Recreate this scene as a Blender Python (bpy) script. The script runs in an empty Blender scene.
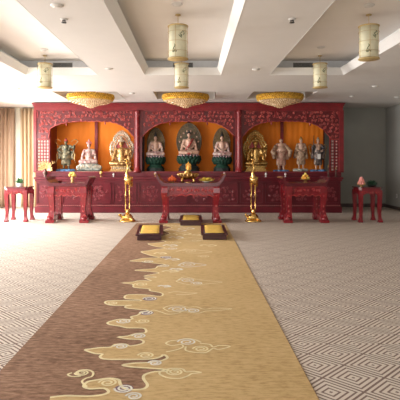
import bpy, bmesh, math, random
from mathutils import Vector, Matrix
from mathutils.geometry import tessellate_polygon
random.seed(7)
C = bpy.context.scene.collection
PI = math.pi
F, H = 495.0, 1.5          # focal length in pixels, eye height
def at(x, y, Y):           # point seen at pixel (x, y) at depth Y
    return Vector(((x-193)*Y/F, Y, H-(y-162)*Y/F))
def fl(x, y):              # floor point seen at pixel
    return ((x-193)*H/(y-162), F*H/(y-162))

# ------------------------------------------------------------------ materials
def mat(name, col, rough=.5, metal=0, noise=.12, scale=20, spec=.5, coat=0, bump=0, sub=0, alpha=1, col2=None, stretch=(1,1,1), trans=0):
    m = bpy.data.materials.new(name); m.use_nodes = True
    nt = m.node_tree; b = nt.nodes['Principled BSDF']
    b.inputs['Roughness'].default_value = rough
    b.inputs['Metallic'].default_value = metal
    b.inputs['Specular IOR Level'].default_value = spec
    b.inputs['Coat Weight'].default_value = coat
    b.inputs['Coat Roughness'].default_value = .12
    b.inputs['Transmission Weight'].default_value = trans
    tc = nt.nodes.new('ShaderNodeTexCoord'); mp = nt.nodes.new('ShaderNodeMapping')
    mp.inputs['Scale'].default_value = stretch
    nt.links.new(tc.outputs['Object'], mp.inputs['Vector'])
    n = nt.nodes.new('ShaderNodeTexNoise'); n.inputs['Scale'].default_value = scale; n.inputs['Detail'].default_value = 4
    nt.links.new(mp.outputs[0], n.inputs['Vector'])
    r = nt.nodes.new('ShaderNodeValToRGB')
    c2 = col2 if col2 else tuple(min(1, c*(1+noise)+.004*noise) for c in col)
    c1 = col if col2 else tuple(c*(1-noise) for c in col)
    r.color_ramp.elements[0].position = .36; r.color_ramp.elements[1].position = .64
    r.color_ramp.elements[0].color = (*c1, 1); r.color_ramp.elements[1].color = (*c2, 1)
    nt.links.new(n.outputs['Fac'], r.inputs[0]); nt.links.new(r.outputs[0], b.inputs['Base Color'])
    if bump:
        bp = nt.nodes.new('ShaderNodeBump'); bp.inputs['Strength'].default_value = bump; bp.inputs['Distance'].default_value = .02
        nt.links.new(n.outputs['Fac'], bp.inputs['Height']); nt.links.new(bp.outputs[0], b.inputs['Normal'])
    return m
M = {}
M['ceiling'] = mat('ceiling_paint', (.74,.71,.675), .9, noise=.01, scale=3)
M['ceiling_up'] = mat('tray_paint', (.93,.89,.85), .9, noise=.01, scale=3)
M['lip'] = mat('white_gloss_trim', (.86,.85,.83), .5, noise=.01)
M['traywall'] = mat('tray_grey_paint', (.92,.93,.94), .9, noise=.02)  # lifted to near white to offset the shade behind the lip
M['wall'] = mat('wall_paint', (.36,.36,.32), .9, noise=.03, scale=2)
M['wall_r'] = mat('wall_paint_right', (.36,.355,.325), .9, noise=.03, scale=2)
M['wall_l'] = mat('wall_cream', (.70,.66,.55), .9, noise=.02, scale=2)
M['skirt'] = mat('dark_skirting', (.07,.05,.045), .5)
M['red'] = mat('red_lacquer', (.21,.009,.013), .38, noise=.15, scale=6, coat=.15)
M['red_d'] = mat('dark_red_lacquer', (.12,.005,.008), .4, noise=.2, scale=8, coat=.15)
M['carve'] = mat('carved_red', (.24,.014,.016), .38, col2=(.62,.12,.10), scale=14, coat=.2)  # paler blotches paint highlights onto the raised carving
M['maroon'] = mat('maroon_counter', (.125,.006,.014), .38, noise=.15, scale=5, coat=.1, spec=.35)
M['maroon_c'] = mat('maroon_carving', (.27,.035,.045), .35, noise=.3, scale=30, coat=.3)
M['table'] = mat('table_red', (.21,.006,.013), .25, noise=.15, scale=6, coat=.45)
M['table_c'] = mat('table_carving', (.42,.035,.035), .3, noise=.3, scale=30, coat=.4)
M['tabletop'] = mat('dark_table_top', (.10,.006,.012), .25, noise=.15, scale=6, coat=.4)
M['rosette'] = mat('pale_pink_inlay', (.78,.50,.46), .5, noise=.1)  # pale pieces stand in for light seen through the lattice openings
M['rosette_m'] = mat('worn_pink_beads', (.45,.14,.13), .5, noise=.2)  # pale tone stands in for small highlights along the molding
M['orange'] = mat('orange_backdrop', (.95,.25,.008), .7, noise=.05, scale=1.2, stretch=(1.5,1,.4))
M['gold'] = mat('gold', (.38,.20,.05), .30, 1, scale=34, col2=(.92,.64,.24))  # dark-to-bright mottling stands in for reflections of darker surroundings
M['gold2'] = mat('old_gold', (.26,.13,.04), .4, .75, scale=30, col2=(.82,.56,.24))
M['brass'] = mat('brass', (.62,.36,.10), .24, 1, scale=14, col2=(.92,.62,.22))
M['chand'] = mat('amber_beads', (.45,.22,.02), .3, .4, scale=22, col2=(.95,.60,.08))
M['crystal'] = mat('crystal', (.55,.32,.13), .12, 0, col2=(.88,.66,.40), scale=22, spec=1, coat=.5)
M['cream'] = mat('cream_paper', (.80,.77,.56), .8, noise=.06, scale=12)
M['wire'] = mat('lantern_frame', (.58,.42,.18), .5, noise=.1)
M['ink'] = mat('ink_green', (.24,.26,.15), .8, noise=.3)
M['ceram'] = mat('white_ceramic', (.78,.76,.72), .3, noise=.03)
M['skin'] = mat('pale_skin_glaze', (.60,.38,.28), .4, noise=.08, scale=25)
M['pinkish'] = mat('pink_robe', (.40,.15,.12), .5, scale=13, col2=(.56,.38,.27), bump=.5)
M['robe_w'] = mat('white_robe', (.66,.56,.50), .45, noise=.15, scale=11, col2=(.38,.17,.16), bump=.5)
M['wave'] = mat('painted_waves', (.66,.64,.55), .5, noise=.1, scale=14, col2=(.14,.20,.18))
M['robe_g'] = mat('bronze_green_armour', (.03,.05,.035), .4, .3, scale=12, col2=(.34,.28,.17), bump=.6)
M['robe_b'] = mat('dark_blue_armour', (.03,.035,.05), .4, .3, scale=12, col2=(.30,.22,.18), bump=.6)
M['robe_t'] = mat('tan_robe', (.20,.10,.06), .5, scale=13, col2=(.58,.42,.28), bump=.5)
M['robe_r'] = mat('red_robe', (.42,.07,.06), .5, noise=.3, scale=20)
M['hair'] = mat('black_hair', (.02,.018,.018), .5, noise=.1)
M['green'] = mat('green_lotus', (.010,.045,.028), .6, noise=.3, scale=18, spec=.25)
M['dgreen'] = mat('dark_green_base', (.012,.022,.02), .6, noise=.3, scale=14)
M['pink'] = mat('lotus_pink', (.62,.42,.46), .5, noise=.2, scale=20)
M['halo'] = mat('mandorla_bronze', (.13,.09,.035), .5, .2, noise=.3, scale=14, col2=(.22,.15,.06))
M['halo_c'] = mat('mandorla_teal', (.07,.075,.055), .5, .1, noise=.3, scale=12, col2=(.17,.12,.06))
M['halo_rim'] = mat('mandorla_rim', (.20,.13,.07), .5, .2, noise=.3, scale=30)
M['silver'] = mat('silver_gilt', (.38,.26,.15), .4, .5, scale=30, col2=(.82,.76,.62))
M['blue'] = mat('blue_rock', (.08,.20,.38), .5, noise=.4, scale=18)
M['leaf'] = mat('leaf_green', (.05,.20,.05), .5, noise=.4, scale=20)
M['dleaf'] = mat('deep_green', (.015,.07,.03), .5, noise=.4, scale=20)
M['fruit'] = mat('orange_fruit', (.85,.42,.06), .45, noise=.2, scale=20)
M['fruit_y'] = mat('yellow_fruit', (.90,.66,.15), .45, noise=.2, scale=20)
M['flame'] = mat('red_orange_lotus', (.80,.14,.03), .4, noise=.2, scale=20)
M['pinkf'] = mat('pink_flower', (.85,.32,.28), .5, noise=.2, scale=20)
M['yellow'] = mat('yellow_petals', (.85,.66,.10), .5, noise=.2, scale=20)
M['darkwood'] = mat('dark_wood', (.055,.012,.016), .35, noise=.2, scale=8, coat=.3)
M['cushion'] = mat('gold_cushion', (.72,.47,.09), .65, noise=.12, scale=10)
M['curt'] = mat('curtain_cloth', (.55,.40,.28), .85, noise=.10, scale=3, stretch=(6,6,.2))
M['curt2'] = mat('curtain_cloth_gold', (.62,.47,.30), .85, noise=.10, scale=3, stretch=(6,6,.2))
M['black'] = mat('black_metal', (.03,.03,.03), .4, noise=.1)
M['ventg'] = mat('grille_grey', (.34,.34,.33), .5, noise=.1)
M['fix'] = mat('white_fixture', (.75,.73,.70), .5, noise=.02)
M['candle'] = mat('candle_bronze', (.10,.05,.04), .4, .4, noise=.3)
M['frame_w'] = mat('window_frame', (.60,.57,.52), .5, noise=.03)

# carpet with concentric diamonds (period .43 m)
def carpet_mat():
    m = bpy.data.materials.new('patterned_carpet'); m.use_nodes = True
    nt = m.node_tree; N = nt.nodes; L = nt.links; b = N['Principled BSDF']; b.inputs['Roughness'].default_value = .95
    b.inputs['Specular IOR Level'].default_value = .15
    def mth(op, a, c=None, d=None):
        n = N.new('ShaderNodeMath'); n.operation = op
        for i, v in enumerate((a, c, d)):
            if v is None: continue
            if isinstance(v, (int, float)): n.inputs[i].default_value = v
            else: L.new(v, n.inputs[i])
        return n.outputs[0]
    tc = N.new('ShaderNodeTexCoord'); s = N.new('ShaderNodeSeparateXYZ'); L.new(tc.outputs['Object'], s.inputs[0])
    S = .43
    x = mth('SUBTRACT', s.outputs[0], .900); y = mth('SUBTRACT', s.outputs[1], 3.656)
    p = mth('DIVIDE', mth('ADD', x, y), S); q = mth('DIVIDE', mth('SUBTRACT', x, y), S)
    fp = mth('ABSOLUTE', mth('SUBTRACT', p, mth('ROUND', p))); fq = mth('ABSOLUTE', mth('SUBTRACT', q, mth('ROUND', q)))
    d = mth('MAXIMUM', fp, fq)                         # 0 .. .5
    ring = mth('FRACT', mth('ADD', mth('MULTIPLY', d, 8.0), .10))
    line = mth('LESS_THAN', ring, .37)
    edge = mth('GREATER_THAN', d, .472)
    fac = mth('MAXIMUM', line, edge)
    nz = N.new('ShaderNodeTexNoise'); nz.inputs['Scale'].default_value = 60; L.new(tc.outputs['Object'], nz.inputs['Vector'])
    fac = mth('MULTIPLY', fac, mth('ADD', mth('MULTIPLY', nz.outputs['Fac'], .3), .75))
    mix = N.new('ShaderNodeMix'); mix.data_type = 'RGBA'
    mix.inputs[6].default_value = (.72,.645,.56,1); mix.inputs[7].default_value = (.185,.12,.10,1)
    L.new(fac, mix.inputs[0])
    L.new(mix.outputs[2], b.inputs['Base Color'])
    return m
M['carpet'] = carpet_mat()
def rug_mat(name, c1, c2, c3):
    m = bpy.data.materials.new(name); m.use_nodes = True
    nt = m.node_tree; N = nt.nodes; L = nt.links; b = N['Principled BSDF']; b.inputs['Roughness'].default_value = .9
    b.inputs['Specular IOR Level'].default_value = .2
    tc = N.new('ShaderNodeTexCoord'); mp = N.new('ShaderNodeMapping'); mp.inputs['Scale'].default_value = (5, 16, 1)
    L.new(tc.outputs['Object'], mp.inputs[0])
    n = N.new('ShaderNodeTexNoise'); n.inputs['Scale'].default_value = 2.2; n.inputs['Detail'].default_value = 6; n.inputs['Roughness'].default_value = .7
    L.new(mp.outputs[0], n.inputs['Vector'])
    n2 = N.new('ShaderNodeTexNoise'); n2.inputs['Scale'].default_value = 1.1; L.new(tc.outputs['Object'], n2.inputs['Vector'])
    r = N.new('ShaderNodeValToRGB'); e = r.color_ramp.elements
    e[0].position = .33; e[0].color = (*c1,1); e[1].position = .68; e[1].color = (*c3,1)
    k = e.new(.5); k.color = (*c2,1)
    ad = N.new('ShaderNodeMath'); ad.operation = 'MULTIPLY_ADD'; L.new(n2.outputs['Fac'], ad.inputs[0]); ad.inputs[1].default_value = .25
    su = N.new('ShaderNodeMath'); su.operation = 'SUBTRACT'; L.new(n.outputs['Fac'], su.inputs[0]); su.inputs[1].default_value = .125
    L.new(su.outputs[0], ad.inputs[2]); L.new(ad.outputs[0], r.inputs[0]); L.new(r.outputs[0], b.inputs['Base Color'])
    return m
M['rug_brown'] = rug_mat('rug_brown', (.13,.068,.038), (.275,.155,.095), (.42,.26,.175))
M['rug_gold'] = rug_mat('rug_gold', (.43,.285,.12), (.58,.41,.195), (.66,.48,.25))
M['rug_pale'] = mat('rug_pale_gold', (.60,.42,.18), .9, noise=.1, scale=15)
M['rug_line'] = mat('rug_cream_line', (.80,.70,.42), .9, noise=.1, scale=15)
M['rug_white'] = mat('rug_white_line', (.76,.74,.66), .9, noise=.1, scale=15)
M['rug_purple'] = mat('rug_purple', (.20,.12,.16), .9, noise=.1, scale=15)

# ------------------------------------------------------------------ mesh helpers
class MB:
    def __init__(s): s.v = []; s.f = []; s.sm = []; s.mi = []; s.cur = 0
    def add(s, vs, fs, smooth=False):
        o = len(s.v); s.v += [tuple(v) for v in vs]
        for f in fs: s.f.append(tuple(i+o for i in f)); s.sm.append(smooth); s.mi.append(s.cur)
        return s
    def box(s, x0, x1, y0, y1, z0, z1, b=0):
        if x0 > x1: x0, x1 = x1, x0
        if y0 > y1: y0, y1 = y1, y0
        if b <= 0:
            vs = [(x,y,z) for z in (z0,z1) for x,y in ((x0,y0),(x1,y0),(x1,y1),(x0,y1))]
            return s.add(vs, [(3,2,1,0),(4,5,6,7),(0,1,5,4),(1,2,6,5),(2,3,7,6),(3,0,4,7)])
        bm = bmesh.new(); bmesh.ops.create_cube(bm, size=1)
        for v in bm.verts: v.co = Vector(((x0+x1)/2+v.co.x*(x1-x0), (y0+y1)/2+v.co.y*(y1-y0), (z0+z1)/2+v.co.z*(z1-z0)))
        bmesh.ops.bevel(bm, geom=bm.edges[:], offset=b, segments=2, affect='EDGES', profile=.6)
        s.bm(bm); return s
    def bm(s, bm, smooth=False):
        bm.verts.index_update()
        s.add([v.co[:] for v in bm.verts], [[v.index for v in f.verts] for f in bm.faces], smooth); bm.free()
    def lathe(s, prof, c=(0,0,0), n=24, smooth=True, ax='Z', ripple=0, sx=1, sy=1):
        vs = []; fs = []
        for r, z in prof:
            for i in range(n):
                a = 2*PI*i/n; rr = r*(1+ripple*math.cos(a*8))
                vs.append((c[0]+rr*math.cos(a)*sx, c[1]+rr*math.sin(a)*sy, c[2]+z))
        for j in range(len(prof)-1):
            for i in range(n):
                fs.append((j*n+i, j*n+(i+1)%n, (j+1)*n+(i+1)%n, (j+1)*n+i))
        fs.append(tuple(range(n))[::-1]); fs.append(tuple((len(prof)-1)*n+i for i in range(n)))
        return s.add(vs, fs, smooth)
    def tube(s, pts, r, n=8, smooth=True):
        pts = [Vector(p) for p in pts]; m = len(pts)
        rs = r if isinstance(r, (list,tuple)) else [r]*m
        vs = []; fs = []; up = None
        for i, p in enumerate(pts):
            t = (pts[min(i+1,m-1)]-pts[max(i-1,0)])
            if t.length < 1e-9: t = Vector((0,0,1))
            t.normalize()
            if up is None: up = t.orthogonal().normalized()
            up = (up - t*up.dot(t))
            if up.length < 1e-6: up = t.orthogonal()
            up.normalize(); w = t.cross(up)
            for k in range(n):
                a = 2*PI*k/n; vs.append(p+(up*math.cos(a)+w*math.sin(a))*rs[i])
        for j in range(m-1):
            for k in range(n): fs.append((j*n+k, j*n+(k+1)%n, (j+1)*n+(k+1)%n, (j+1)*n+k))
        fs.append(tuple(range(n))[::-1]); fs.append(tuple((m-1)*n+k for k in range(n)))
        return s.add(vs, fs, smooth)
    def ball(s, c, r, sc=(1,1,1), n=10, m=7, rot=None):
        vs = []; fs = []
        for j in range(m+1):
            th = PI*j/m
            for i in range(n):
                a = 2*PI*i/n
                v = Vector((math.sin(th)*math.cos(a)*r*sc[0], math.sin(th)*math.sin(a)*r*sc[1], math.cos(th)*r*sc[2]))
                if rot: v = rot @ v
                vs.append(v+Vector(c))
        for j in range(m):
            for i in range(n): fs.append((j*n+i, (j+1)*n+i, (j+1)*n+(i+1)%n, j*n+(i+1)%n))
        return s.add(vs, fs, True)
    def prism(s, poly, y0, y1):      # outline in XZ, extruded along Y
        n = len(poly)
        vs = [(x,y0,z) for x,z in poly]+[(x,y1,z) for x,z in poly]
        tri = tessellate_polygon([[Vector((x,z,0)) for x,z in poly]])
        fs = [tuple(t) for t in tri]+[tuple(n+i for i in t[::-1]) for t in tri]
        fs += [(i,(i+1)%n,n+(i+1)%n,n+i) for i in range(n)]
        return s.add(vs, fs)
    def prism_x(s, poly, x0, x1):    # outline in YZ, extruded along X
        n = len(poly)
        vs = [(x0,y,z) for y,z in poly]+[(x1,y,z) for y,z in poly]
        tri = tessellate_polygon([[Vector((x,z,0)) for x,z in poly]])
        fs = [tuple(t) for t in tri]+[tuple(n+i for i in t[::-1]) for t in tri]
        fs += [(i,(i+1)%n,n+(i+1)%n,n+i) for i in range(n)]
        return s.add(vs, fs)
    def mesh(s, name, mats):
        me = bpy.data.meshes.new(name); me.from_pydata(s.v, [], s.f)
        for m in mats: me.materials.append(M[m] if isinstance(m, str) else m)
        me.polygons.foreach_set('use_smooth', s.sm); me.polygons.foreach_set('material_index', s.mi)
        bm = bmesh.new(); bm.from_mesh(me); bmesh.ops.recalc_face_normals(bm, faces=bm.faces[:]); bm.to_mesh(me); bm.free()
        me.update(); return me
    def build(s, name, mats, parent=None, loc=None):
        if isinstance(mats, str): mats = [mats]
        o = bpy.data.objects.new(name, s.mesh(name, mats)); C.objects.link(o)
        if parent: o.parent = parent
        if loc: o.location = loc
        return o
def thing(name, label, cat, loc=(0,0,0), rz=0, group=None):
    o = bpy.data.objects.new(name, None); C.objects.link(o); o.location = loc; o.rotation_euler.z = rz
    o.empty_display_size = .1
    tag(o, label, cat, group); return o
def tag(o, label, cat, group=None):
    o['label'] = label; o['category'] = cat
    if group: o['group'] = group
    return o
def struct(name, mb, mats, parent=None):
    o = mb.build(name, mats, parent)
    if not parent: o['kind'] = 'structure'
    return o
def copy_tree(o, parent=None):
    c = o.copy(); C.objects.link(c)
    if parent: c.parent = parent
    for ch in list(o.children): copy_tree(ch, c)
    return c
def dup(o, loc, label, group=None, rz=None):
    c = copy_tree(o); c.location = loc; c['label'] = label
    if group: c['group'] = group
    if rz is not None: c.rotation_euler.z = rz
    return c
# union of overlapping balls and limbs grown into one continuous surface
def blob(name, prims, m, parent=None, vox=.012, extra=None, smooth=4):
    mb = MB()
    for p in prims:
        if p[0] == 's': mb.ball(p[1], p[2], p[3] if len(p) > 3 else (1,1,1), 16, 10)
        else:
            a, b, r1, r2 = Vector(p[1]), Vector(p[2]), p[3], p[4]
            mb.tube([a, a.lerp(b,.5), b], [r1, (r1+r2)/2, r2], 14); mb.ball(a, r1, n=14, m=8); mb.ball(b, r2, n=14, m=8)
    me = mb.mesh(name, [m]); o = bpy.data.objects.new(name, me); C.objects.link(o)
    rm = o.modifiers.new('r', 'REMESH'); rm.mode = 'VOXEL'; rm.voxel_size = vox; rm.use_smooth_shade = True
    if smooth:
        sm = o.modifiers.new('s', 'SMOOTH'); sm.iterations = smooth; sm.factor = .5
    dg = bpy.context.evaluated_depsgraph_get()
    ne = bpy.data.meshes.new_from_object(o.evaluated_get(dg))
    o.modifiers.clear(); o.data = ne
    if not ne.materials: ne.materials.append(M[m])
    for p in ne.polygons: p.use_smooth = True
    if extra:
        bm = bmesh.new(); bm.from_mesh(ne)
        t = extra.mesh('t', [m]); bm.from_mesh(t); bm.to_mesh(ne); bm.free()
        for p in ne.polygons: p.use_smooth = True
    o.name = name
    if parent: o.parent = parent
    return o
def spiral(mb, cx, cz, r, y, turns=1.6, t=.01, sgn=1, a0=0, n=14, tail=None):
    pts = []
    for i in range(n):
        u = i/(n-1); a = a0+sgn*u*turns*2*PI; rr = r*(1-.85*u)
        pts.append((cx+rr*math.cos(a), y, cz+rr*math.sin(a)))
    if tail: pts.insert(0, tail)
    mb.tube(pts, t, 4, smooth=False)
def scrollwork(mb, inside, x0, x1, z0, z1, y, step=.11, t=.01, seed=1):
    rnd = random.Random(seed); nx = max(1, int((x1-x0)/step)); nz = max(1, int((z1-z0)/step))
    for i in range(nx):
        for j in range(nz):
            cx = x0+(i+.5)*(x1-x0)/nx+(.25*step if j % 2 else -.25*step); cz = z0+(j+.5)*(z1-z0)/nz
            cx += rnd.uniform(-.3,.3)*step; cz += rnd.uniform(-.28,.28)*step; r = step*rnd.uniform(.28,.55)
            if not (inside(cx-r,cz-r) and inside(cx+r,cz-r) and inside(cx,cz-r) and inside(cx,cz+r)): continue
            spiral(mb, cx, cz, r, y, rnd.uniform(1.1,1.7), t, rnd.choice((-1,1)), rnd.uniform(0,6.28), 11)
            mb.ball((cx+rnd.uniform(-.3,.3)*step, y, cz+rnd.uniform(-.5,.5)*step), t*1.6, n=6, m=4)

# ------------------------------------------------------------------ room
XL, XR, YB, YF = -6.6, 6.42, 16.5, -3.5
ZC, ZU, ZLIP = 3.30, 3.63, 3.44
struct('floor', MB().box(XL-.2, XR+.2, YF-.2, YB+.2, -.15, 0), 'carpet')
coffers = [(-3.45,-1.97,3.0,10.24), (-1.0,.58,3.0,10.24), (1.58,3.11,3.0,10.24)]
cy = 13.45; chx = [-2.78,-.20,2.36]; rh = .82
recess = [(c-rh,c+rh,cy-rh,cy+rh) for c in chx]
holes = coffers+recess
def inhole(x, y): return any(a < x < b and c < y < d for a,b,c,d in holes)
xs = sorted({XL-.2, XR+.2, *[h[0] for h in holes], *[h[1] for h in holes]}); ys = sorted({YF-.2, YB+.2, *[h[2] for h in holes], *[h[3] for h in holes]})
mb = MB()
for i in range(len(xs)-1):
    for j in range(len(ys)-1):
        x0,x1,y0,y1 = xs[i],xs[i+1],ys[j],ys[j+1]
        if not inhole((x0+x1)/2, (y0+y1)/2):
            mb.add([(x0,y0,ZC),(x1,y0,ZC),(x1,y1,ZC),(x0,y1,ZC)], [(0,1,2,3)])
            mb.add([(x0,y0,ZLIP),(x1,y0,ZLIP),(x1,y1,ZLIP),(x0,y1,ZLIP)], [(0,1,2,3)])
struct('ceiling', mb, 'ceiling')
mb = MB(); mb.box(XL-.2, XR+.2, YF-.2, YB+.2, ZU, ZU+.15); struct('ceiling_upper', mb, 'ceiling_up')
for k, (x0,x1,y0,y1) in enumerate(coffers):
    mb = MB(); t = .012
    vs = []
    for dd, z in ((0,ZC-.002),(.085,ZLIP),(-.005,ZLIP),(-.005,ZC-.002)):
        vs += [(x0+dd,y0+dd,z),(x1-dd,y0+dd,z),(x1-dd,y1-dd,z),(x0+dd,y1-dd,z)]
    mb.add(vs, [(j*4+i,j*4+(i+1)%4,((j+1)%4)*4+(i+1)%4,((j+1)%4)*4+i) for j in range(4) for i in range(4)])
    struct('trim_%d' % (k+1), mb, 'lip')
    s = .19; mb = MB(); X0,X1,Y0,Y1 = x0-s,x1+s,y0-s,y1+s
    mb.box(X0-.02,X0,Y0,Y1,ZLIP,ZU).box(X1,X1+.02,Y0,Y1,ZLIP,ZU).box(X0,X1,Y0-.02,Y0,ZLIP,ZU).box(X0,X1,Y1,Y1+.02,ZLIP,ZU)
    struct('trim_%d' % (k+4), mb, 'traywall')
for k, (x0,x1,y0,y1) in enumerate(recess):
    mb = MB(); t = .012
    mb.box(x0-t,x0,y0,y1,ZC-.001,ZU).box(x1,x1+t,y0,y1,ZC-.001,ZU).box(x0-t,x1+t,y0-t,y0,ZC-.001,ZU).box(x0-t,x1+t,y1,y1+t,ZC-.001,ZU)
    struct('trim_%d' % (k+7), mb, 'ceiling')
struct('wall_back', MB().box(XL-.2, XR+.2, YB, YB+.2, 0, ZU), 'wall')
struct('wall_right', MB().box(XR, XR+.2, YF, YB, 0, ZU), 'wall_r')
# left wall, pierced by tall windows; wall behind the viewer, openings added for fill light
wins = [(-2.6,.2),(1.2,4.0),(5.0,7.8),(8.8,11.6),(12.6,14.9)]
mb = MB(); mb.box(XL-.2,XL,YF,YB,0,.3).box(XL-.2,XL,YF,YB,2.9,ZU); e = [YF]+[v for w in wins for v in w]+[YB]
for i in range(0,len(e),2): mb.box(XL-.2,XL,e[i],e[i+1],.3,2.9)
struct('wall_left', mb, 'wall_l')
for k,(a,b) in enumerate(wins):
    fr = MB()
    for y in (a, (a+b)/2-.02, b-.05): fr.box(XL-.14,XL-.08,y,y+.05,.3,2.9)
    fr.box(XL-.14,XL-.08,a,b,.3,.35).box(XL-.14,XL-.08,a,b,2.85,2.9)
    struct('window_%d' % (k+1), fr, 'frame_w')
mb = MB(); mb.box(XL-.2,XR+.2,YF-.2,YF,0,.3).box(XL-.2,XR+.2,YF-.2,YF,2.9,ZU)
rw = [(-5.5,-2.5),(-1.3,1.7)]; e = [XL-.2]+[v for w in rw for v in w]+[XR+.2]
for i in range(0,len(e),2): mb.box(e[i],e[i+1],YF-.2,YF,.3,2.9)
struct('wall_front', mb, 'wall')
struct('baseboard_back', MB().box(4.75, XR-.02, YB-.02, YB, 0, .12), 'skirt')
struct('baseboard_right', MB().box(XR-.02, XR, YF, YB-.02, 0, .10), 'skirt')

# curtains on the left end of the back wall
def curtain(x0, x1, y, z0, z1, amp, per, m, label):
    n = int((x1-x0)/.012); rows = 8; vs = []; fs = []
    for j in range(rows+1):
        z = z0+(z1-z0)*j/rows
        for i in range(n+1):
            x = x0+(x1-x0)*i/n; k = 1-.25*j/rows
            vs.append((x, y+amp*k*(math.sin(2*PI*x/per+.6*math.sin(x*9)+.15*j)+.3*math.sin(2*PI*x/per*2.3)), z))
    for j in range(rows):
        for i in range(n): a = j*(n+1)+i; fs.append((a,a+1,a+n+2,a+n+1))
    mb = MB(); mb.add(vs, fs, True); o = mb.build('curtain', m)
    md = o.modifiers.new('t', 'SOLIDIFY'); md.thickness = .006
    return tag(o, label, 'curtain', None)
curtain(-6.52, -5.90, 16.30, .02, 3.27, .07, .16, 'curt', 'brown floor-length curtain at the far left edge, left of the pale wall strip')
curtain(-5.68, -4.95, 16.30, .02, 3.27, .07, .14, 'curt2', 'tan floor-length curtain hanging between the pale wall strip and the red shrine')
mb = MB().box(-6.60, -4.7, 16.42, 16.495, 0, 3.298); o = struct('trim_10', mb, 'wall_l')

# ------------------------------------------------------------------ patterned runner
def smooth_closed(pts, closed=True, k=4):
    out = []; n = len(pts)
    for i in range(n if closed else n-1):
        g = lambda j: pts[j % n] if closed else pts[max(0,min(n-1,j))]
        p0,p1,p2,p3 = g(i-1),g(i),g(i+1),g(i+2)
        for s in range(k):
            t = s/k
            out.append(tuple(.5*((2*p1[c])+(-p0[c]+p2[c])*t+(2*p0[c]-5*p1[c]+4*p2[c]-p3[c])*t*t+(-p0[c]+3*p1[c]-3*p2[c]+p3[c])*t**3) for c in (0,1)))
    if not closed: out.append(pts[-1])
    return out
def ribbon(mb, pts, w, z, closed=False):
    n = len(pts); vs = []; fs = []
    for i in range(n):
        a = Vector(pts[(i-1) % n] if closed else pts[max(0,i-1)]); b = Vector(pts[(i+1) % n] if closed else pts[min(n-1,i+1)])
        t = b-a
        if t.length < 1e-9: t = Vector((1,0))
        t.normalize(); nn = Vector((-t.y,t.x))*w/2; p = Vector(pts[i])
        vs += [(p.x+nn.x,p.y+nn.y,z),(p.x-nn.x,p.y-nn.y,z)]
    for i in range(n if closed else n-1):
        j = (i+1) % n; fs.append((2*i,2*i+1,2*j+1,2*j))
    mb.add(vs, fs)
RX0, RX1, RY0, RY1 = -1.38, .795, -1.5, 12.09
edge_px = [(50,398.7),(65,397),(87.5,397.5),(102.5,396),(108.7,393),(103.7,389.5),(90,390),(83.7,387.5),(87.5,383),(97.5,381),(110,379.5),(118.7,381),(120,384.5),(123,389),(131,391),(143.7,390),(147.5,386),(143.5,380),(145,375.7),(155,372.7),(167,372.2),(167,370.7),(157,369.8),(145,368.9),(132,368),(122.5,366.2),(132.5,364.4),(147,363.7),(160,362),(167.5,358.9),(163.7,355.5),(161,357.6),(152.5,359.9),(135,360.4),(120,360.5),(104,360),(100,357.5),(102.5,355),(95,354.5),(85,351),(90,350),(100,348.7),(111,348),(115,345.5),(125,345),(130,347),(141,345),(143.7,342.5),(140,340.5),(130,340),(117.5,338),(127.5,337),(136,334.5),(145,333.7),(146,331),(142.5,329),(127.5,328.7),(120,327),(110,325.5),(107.5,323.7),(111,322),(120,320),(129,320.3),(132.5,319.6),(131,317.5),(137.5,316),(141,313.5),(148,311),(137,310),(126,308.6),(126,306.9),(132,305.8),(120,306.3),(110,305.8),(105,303.6),(108,301.6),(124,301.2),(140,301.6),(139,300.4),(126,299.4),(125,296.8),(130,295.2),(146,295.6),(160,297),(163,295),(160,293.2),(150,291.4),(149,289.6),(134,288),(133,285),(122,283.6),(133,282.6),(140,281.2),(151,281.6),(148,280),(145,278.4),(156,278),(153,277.2),(144,276.8),(152,275),(159,273.6),(153,272.4),(135,271),(143,270),(155,269),(158,266.6),(165,265),(153,263.6),(143,262.4),(130,261.6),(137,260),(145,258.6),(159,258),(151,256),(141,252.4),(149,251),(157,249.6),(165,248.4),(155,246.8),(148,244),(160,243),(166,241.5),(156,239.6),(162,236.6),(170,234),(164,231),(168,229),(172,227.6),(163,225.6),(170,223.6)]
edge = smooth_closed([fl(*p) for p in edge_px], False, 3)
zr = .006
mb = MB(); mb.box(RX0, RX1, RY0, RY1, 0.0005, zr)                 # slot 0: brown ground
mb.cur = 1
poly = [(RX0+.02,RY0+.01),(RX0+.5,1.2),(-.75,2.4)]+edge+[(edge[-1][0],RY1-.004),(RX1-.004,RY1-.004),(RX1-.004,RY0+.004),(RX0+.02,RY0+.004)]
tri = tessellate_polygon([[Vector((x,y,0)) for x,y in poly]])
mb.add([(x,y,zr+.0012) for x,y in poly], [tuple(t) for t in tri])
mb.cur = 3; ribbon(mb, edge, .022, zr+.0024)
def fs(x, y, r, turns=1.9, sg=1, asp=1.0, m=4, fill=None, w=.015):
    cx, cy_ = fl(x, y); R = 1.2*r*H/(y-162)
    if fill is not None:
        mb.cur = fill; n = 20
        mb.add([(cx,cy_,zr+.0018)]+[(cx+R*math.cos(2*PI*i/n), cy_+R*asp*math.sin(2*PI*i/n), zr+.0018) for i in range(n)], [(0,1+i,1+(i+1)%n) for i in range(n)])
    pts = []
    for i in range(30):
        u = i/29; a = sg*u*turns*2*PI+PI; rr = R*(1-.8*u)
        pts.append((cx+rr*math.cos(a), cy_+rr*asp*math.sin(a)))
    mb.cur = m; ribbon(mb, pts, w, zr+.003)
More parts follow.
